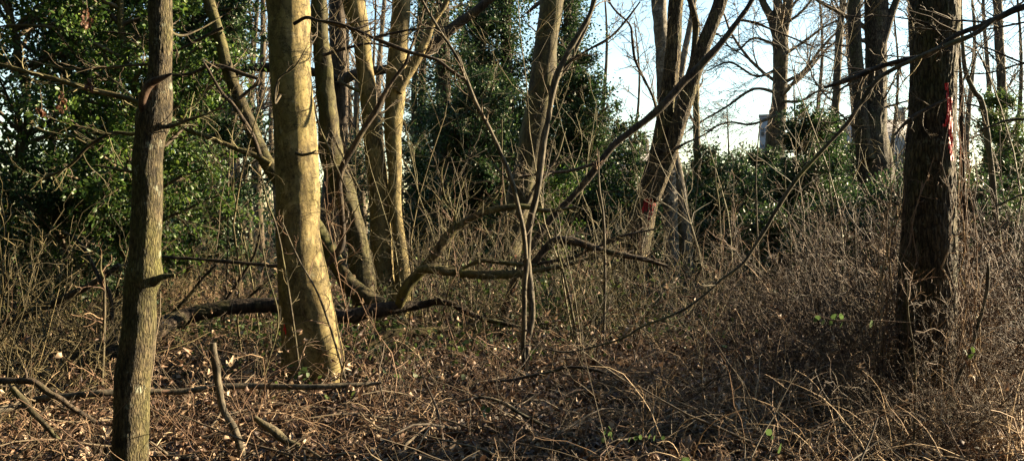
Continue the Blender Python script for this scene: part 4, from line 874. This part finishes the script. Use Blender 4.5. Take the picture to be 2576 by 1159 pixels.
# ------------------------------------------------------------------ background trees
def bgtree(label, vx, d, r, Hh, group, seed, kk=12, lean=0., name='background_tree', m='far'):
    x = (vx-CX)/F*d; g = float(gh(x, d)); t = thing(name, label, 'tree', (x, d, g), group)
    rows = np.array([[x+lean*i/8*Hh+.12*math.sin(seed+i*1.1), d+.1*math.cos(seed+i), g-.2+i/8*Hh, r*(1.1-.85*i/8)] for i in range(9)])
    G, P, rr = trunk_grid(rows, 12, .25, 'rough', seed); add_grid(MB(), G, False).build('trunk', M[m], t)
    S = spline(rows, .25); S = S[S[:, 2] > 1.8]
    mb = MB(); P1, R1 = spawn(S[None, :, :3], S[None, :, 3], kk, 1, 9, (.5, 1.2), .17, .05, 0, 1, .4, .5, base=Hh*.3); mb.tubes(P1, R1, 4)
    P2, R2 = spawn(P1, R1, 7, .5, 6, (.4, 1.1), .2, .03, .1, 1, .5); mb.tubes(P2, np.maximum(R2, .010), 3)
    P3, R3 = spawn(P2, R2, 5, .5, 4, (.4, 1.1), .2, 0, .1, 1, .6); mb.tubes(P3, np.maximum(R3, .0085), 3)
    mb.build('crown', M['fartwig'], t); return t
bl = 'bare far tree among the distant trunks seen left of the twin trunks'; bg = 'bare distant trees at left and centre'
bp = [bgtree(bl, 600, 24, .13, 11, bg, 1.), bgtree(bl, 560, 21, .1, 10, bg, 4.), bgtree(bl, 905, 30, .14, 12, bg, 7.)]
bs_ = [(575,28,1.1),(625,26,.9),(655,30,1.1),(640,36,1.3),(590,40,1.4),(540,33,1.2),(500,38,1.3),(690,34,1.2),(780,36,1.3),(880,38,1.2),(940,34,1.1),(960,42,1.4),(860,46,1.5),(400,40,1.4),(280,38,1.3),(120,36,1.3)]
for i, (vx, d, s) in enumerate(bs_): dup(bp[i % 3], gl(vx, d), i*2.3, bl, bg, s)
b2 = 'bare far tree in the sky between the twin trunks and the ivy clad trunks'; bg2 = 'bare distant trees at centre'
for i, (vx, d, s) in enumerate([(1050,26,1.),(1060,36,1.3),(1095,31,1.1),(1160,40,1.3),(1260,40,1.3),(1360,38,1.2)]): dup(bp[i % 3], gl(vx, d), i*1.3+.5, b2, bg2, s)
b3 = 'bare distant tree against the open sky right of the split leaning tree'; bg3 = 'bare distant trees at right'
for i, (vx, d, s) in enumerate([(1520,40,1.1),(1600,46,1.2),(1830,60,.8),(2060,44,1.2),(2250,42,1.2),(2290,30,.9),(2440,36,1.1),(2560,32,1.1),(2480,48,1.4),(2600,44,1.3),(2000,48,1.),(2140,36,1.)]): dup(bp[i % 3], gl(vx, d), i*1.9+.2, b3, bg3, s)

# far wood band
def farwood():
    mb = MB(); n = 900
    x = (rng.random(n)*2-1)*60; y = 48+rng.random(n)*35; S = np.stack([x, y, gh(x, y)], -1)
    D = np.stack([rng.normal(size=n)*.12, rng.normal(size=n)*.12, np.ones(n)], -1)
    h = np.where((x > 8) & (x < 26), 2.6, 5.)*(.6+.6*rng.random(n))
    P1 = walk(S, D, h, 6, .08, .02); mb.tubes(P1, taper(.03+.06*rng.random(n), 6), 4)
    P2, R2 = spawn(P1, np.full((n, 6), .02), 9, .5, 5, (.4, 1.1), .2, .03, .1, 1, .6); mb.tubes(P2, np.maximum(R2, .008), 3)
    o = mb.build('distant_wood', M['fartwig']); tag(o, 'hazy brown mass of bare wood along the horizon', 'distant wood', kind='stuff')
    mb2 = MB(); m2 = 110; ang = np.radians(np.concatenate([rng.uniform(98, 262, 76), rng.uniform(262, 308, 34)])); rd = rng.uniform(9, 20, m2)  # unseen leaf mass added round the camera to cut sky fill, open towards the sun
    bx = np.sin(ang)*rd; by = np.cos(ang)*rd+2; n2 = 110000; kk = rng.integers(0, m2, n2)
    v = rng.normal(size=(n2, 3))*np.array([1.6, 1.6, 5.2]); C = np.stack([bx[kk]+v[:, 0], by[kk]+v[:, 1], np.abs(7+v[:, 2])], -1)
    keep = (np.abs(C[:, 0]) > C[:, 1]*.62+1.5); mb2.leaves(C[keep], .36*(.6+.7*rng.random(keep.sum())), LEAF)
    o = mb2.build('unseen_sky_screen', M['hollydark']); tag(o, 'unseen evergreen leaf mass added behind and beside the camera to block sky light', 'wood', kind='stuff')
    mb = MB(); n = 80000; k = rng.integers(0, 130, n); cx = (rng.random(130)*2-1)*48; cy = 40+rng.random(130)*25
    hx = np.where((cx > 6) & (cx < 22), 2.2, 2.8)*(.6+.6*rng.random(130))
    v = rng.normal(size=(n, 3))*np.array([1.5, 1.2, .55]); C = np.stack([cx[k]+v[:, 0], cy[k]+v[:, 1], np.abs(hx[k]*.55+v[:, 2]*hx[k])], -1)
    mb.leaves(C, .2*(.6+.7*rng.random(n)), LEAF)
    o = mb.build('distant_hedge', M['hollydark']); tag(o, 'dark green evergreen undergrowth massed beyond the trees', 'distant bushes', kind='stuff')
farwood()

# ------------------------------------------------------------------ buildings
def plain(name, col, rough=.8, sc=3):
    m, nt = newmat(name); v = mapping(nt, (1, 1, 1)); n = noise(nt, v, sc, 5, .6)
    finish(nt, ramp(nt, n, [(.3, tuple(c*.8 for c in col)), (.7, col)]), rough, n, .2, .02); return m
M['render'] = plain('grey_render', (.16, .17, .19)); M['glass'] = plain('window_glass', (.06, .07, .08), .15); M['slate'] = plain('roof_slate', (.20, .19, .19)); M['brickp'] = plain('pale_brick', (.19, .16, .13))
def local(c, rz):
    ca, sa = math.cos(rz), math.sin(rz)
    return lambda x, y, z: (c[0]+x*ca-y*sa, c[1]+x*sa+y*ca, z)
def tower():
    d = 130; c = at(1930, 0, d); rz = -math.atan2(c[0], d)-.03; hw = 1.15; top = at(0, 293, d)[2]; L = local(c, rz)
    t = thing('tower_block', 'grey blue tower block showing faintly left of the distant forked trunk', 'building', L(0, 4, 0))
    def bx(nm, p, h, m, par=t):
        return MB().box(L(*p), h, rz).build(nm, M[m], par, smooth=False, origin=np.array(L(0, 4, 0)))
    bx('wall', (0, 4, top/2), (hw, 4, top/2), 'render'); bx('roof', (0, 4, top+.15), (hw+.12, 4.12, .15), 'slate'); bx('chimney', (.4, 4, top+.8), (.3, .5, .5), 'slate')
    for j in range(6):
        for i in (-1, 0, 1):
            bx('window', (i*.72, -.01, 1.8+j*2.45), (.24, .05, .55), 'glass'); bx('sill', (i*.72, -.04, 1.2+j*2.45), (.28, .09, .04), 'slate')
tower()
def house(label, vx0, vx1, vtop, d, wallm):
    c = at((vx0+vx1)/2, 0, d); rz = -math.atan2(c[0], d)+.02; hw = (vx1-vx0)/2/F*d; top = at(0, vtop, d)[2]; e = top*.68; L = local(c, rz)
    t = thing('house', label, 'building', L(0, 4, 0)); og = np.array(L(0, 4, 0))
    def bx(nm, p, h, m): return MB().box(L(*p), h, rz).build(nm, M[m], t, smooth=False, origin=og)
    bx('wall', (0, 4, e/2), (hw, 4, e/2), wallm)
    v = [L(-hw-.3, -.3, e+.003), L(hw+.3, -.3, e+.003), L(hw+.3, 8.3, e+.003), L(-hw-.3, 8.3, e+.003), L(-hw-.3, 4, top), L(hw+.3, 4, top)]
    MB().add(v, [[0, 1, 5, 4], [2, 3, 4, 5], [3, 2, 1, 0], [0, 4, 3, 3], [1, 2, 5, 5]]).build('roof', M['slate'], t, smooth=False, origin=og)
    bx('chimney', (hw*.5, 4, top+.3), (.35, .35, .7), wallm); bx('gutter', (0, -.42, e-.03), (hw+.3, .07, .06), 'slate')
    for i in range(4):
        x = -hw+(i+.5)*hw/2; bx('window_frame', (x, -.005, e*.6), (.62, .05, .72), 'render'); bx('window', (x, -.03, e*.6), (.52, .05, .62), 'glass')
house('pale house with a grey roof glimpsed through twigs behind the double trunk', 2100, 2320, 290, 75, 'brickp')
house('low pale roofed house glimpsed behind the diagonal stem at centre', 1545, 1650, 372, 70, 'brickp')

# ------------------------------------------------------------------ small leafy details
def sprig(label, pts, d, leafpx, mat='lime', ls=.05, w=3, tmpl=ROUND, D=(0, -.5, .6), spread=.5):
    t = thing('leafy_sprig', label, 'sprig', tuple(float(c) for c in at(pts[0][0], pts[0][1], d)))
    limb(t, [(x, y, w) for x, y in pts], d, 'redwood', 'stem', 6, .02)
    for i, (x, y, s) in enumerate(leafpx):
        mb = MB(); mb.leaves(at(x, y+s*.4, d-.02)[None], s/F*d, tmpl, D=np.array([[rng.normal()*.35, -.35, .9]]), spread=.12)
        mb.build('leaf', M[mat], t)
sprig('sprig of round green leaves on a fine stem in front of the dark thicket', [(2300,812),(2200,806),(2110,806),(2060,795),(2030,785)], 5.6,
      [(2092,795,18),(2115,795,19),(2090,812,16),(2112,815,17),(2188,815,22),(2060,798,14),(2068,810,15),(2050,805,12)], 'lime')
sprig('row of small yellow green leaves low at bottom centre right', [(1560,1110),(1600,1102),(1650,1098),(1690,1100)], 4.9, [(1580,1104,14),(1596,1100,16),(1608,1098,15),(1630,1097,18),(1645,1100,18),(1668,1100,14)], 'lime')
sprig('few fresh leaves on the sunny ground below the straw stems', [(1500,1130),(1520,1100),(1540,1080)], 5.0, [(1515,1085,18),(1530,1092,18),(1538,1075,16),(1520,1105,16),(1720,1155,24),(1540,1098,14)], 'lime')
sprig('sprig of bright green leaves at the shaded foot of the beech', [(740,965),(760,950),(775,930)], 7.7, [(755,938,16),(768,930,18),(775,942,16),(748,948,14),(765,950,14)], 'lime')
sprig('single round green leaves low in front of the straw stems at right', [(1930,1110),(1945,1120),(1960,1130)], 5.0, [(1928,1085,20),(1955,1125,30),(1942,1100,14)], 'lime')
sprig('three green leaves on the pale shoot right of the big red marked trunk', [(2440,905),(2450,890),(2460,880)], 6.3, [(2432,885,16),(2446,880,18),(2440,895,18)], 'under')
sprig('loose green ivy shoot among the leaves left of the bottom centre', [(1200,1030),(1220,1035),(1245,1040)], 5.6, [(1215,1025,16),(1230,1030,16),(1222,1042,14)], 'lime')
def hangleaf(label, vx, vy0, vy1, d):
    p = at(vx, vy0, d); t = thing('dried_leaf_cluster', label, 'dead leaves', tuple(float(c) for c in p), 'dead leaf clusters hanging before the holly')
    n = 18; f = rng.random(n); z0, z1 = p[2], at(vx, vy1, d)[2]
    MB().tubes(np.array([[p[0], d, p[2]+.1], [p[0]+.01, d, p[2]], [p[0], d, z1]]), np.array([.002, .002, .0015]), 4).build('stem', M['twig'], t)
    C = np.stack([p[0]+rng.normal(size=n)*.012, d+rng.normal(size=n)*.012, z0+(z1-z0)*f], -1)
    MB().leaves(C, .034*(.6+.6*rng.random(n)), DEAD, D=np.array([[0, 0, -1.2]]), spread=.3).build('leaves', M['hang'], t)
hangleaf('long reddish cluster of dried leaves hanging high before the holly at top left', 215, 20, 66, 5.3)
hangleaf('small tan dried leaf cluster hanging below the mossy limb', 227, 198, 218, 5.1)
hangleaf('tan dried leaf cluster hanging low at far left before the holly', 101, 268, 288, 5.3)
hangleaf('dark reddish dried leaf cluster hanging between the two tan ones', 155, 228, 275, 5.3)

# ------------------------------------------------------------------ light, sky, camera
EL, AZ = math.radians(17), math.radians(70)
sd = Vector((math.sin(AZ)*math.cos(EL), math.cos(AZ)*math.cos(EL), math.sin(EL)))
sl = bpy.data.lights.new('sun', 'SUN'); sl.energy = 5.0; sl.angle = math.radians(.5); sl.color = (1., .80, .52)
so = bpy.data.objects.new('sun', sl); COL.objects.link(so); so.rotation_euler = sd.to_track_quat('Z', 'Y').to_euler()
w = bpy.data.worlds.new('World'); scene.world = w; w.use_nodes = True; nt = w.node_tree
sky = nt.nodes.new('ShaderNodeTexSky'); sky.sky_type = 'NISHITA'; sky.sun_disc = False; sky.sun_elevation = EL; sky.sun_rotation = AZ
sky.air_density = 1.3; sky.dust_density = .2; sky.ozone_density = 2.2
bgn = nt.nodes['Background']; bgn.inputs[1].default_value = .05; nt.links.new(sky.outputs[0], bgn.inputs[0])
cam = bpy.data.cameras.new('camera'); co = bpy.data.objects.new('camera', cam); COL.objects.link(co); scene.camera = co
co.location = (0, 0, CAMZ); co.rotation_euler = (math.radians(90), 0, 0)
cam.sensor_width = 36; cam.lens = 36*F/2575; cam.shift_y = -(579.5-HY)/2575; cam.clip_end = 3000; cam.clip_start = .05
scene.view_settings.view_transform = 'Standard'; scene.view_settings.look = 'None'; scene.view_settings.exposure = 2.72; scene.view_settings.gamma = 1
scene.render.engine = 'CYCLES'
for o in list(bpy.data.objects):
    if '_o' in o: del o['_o']
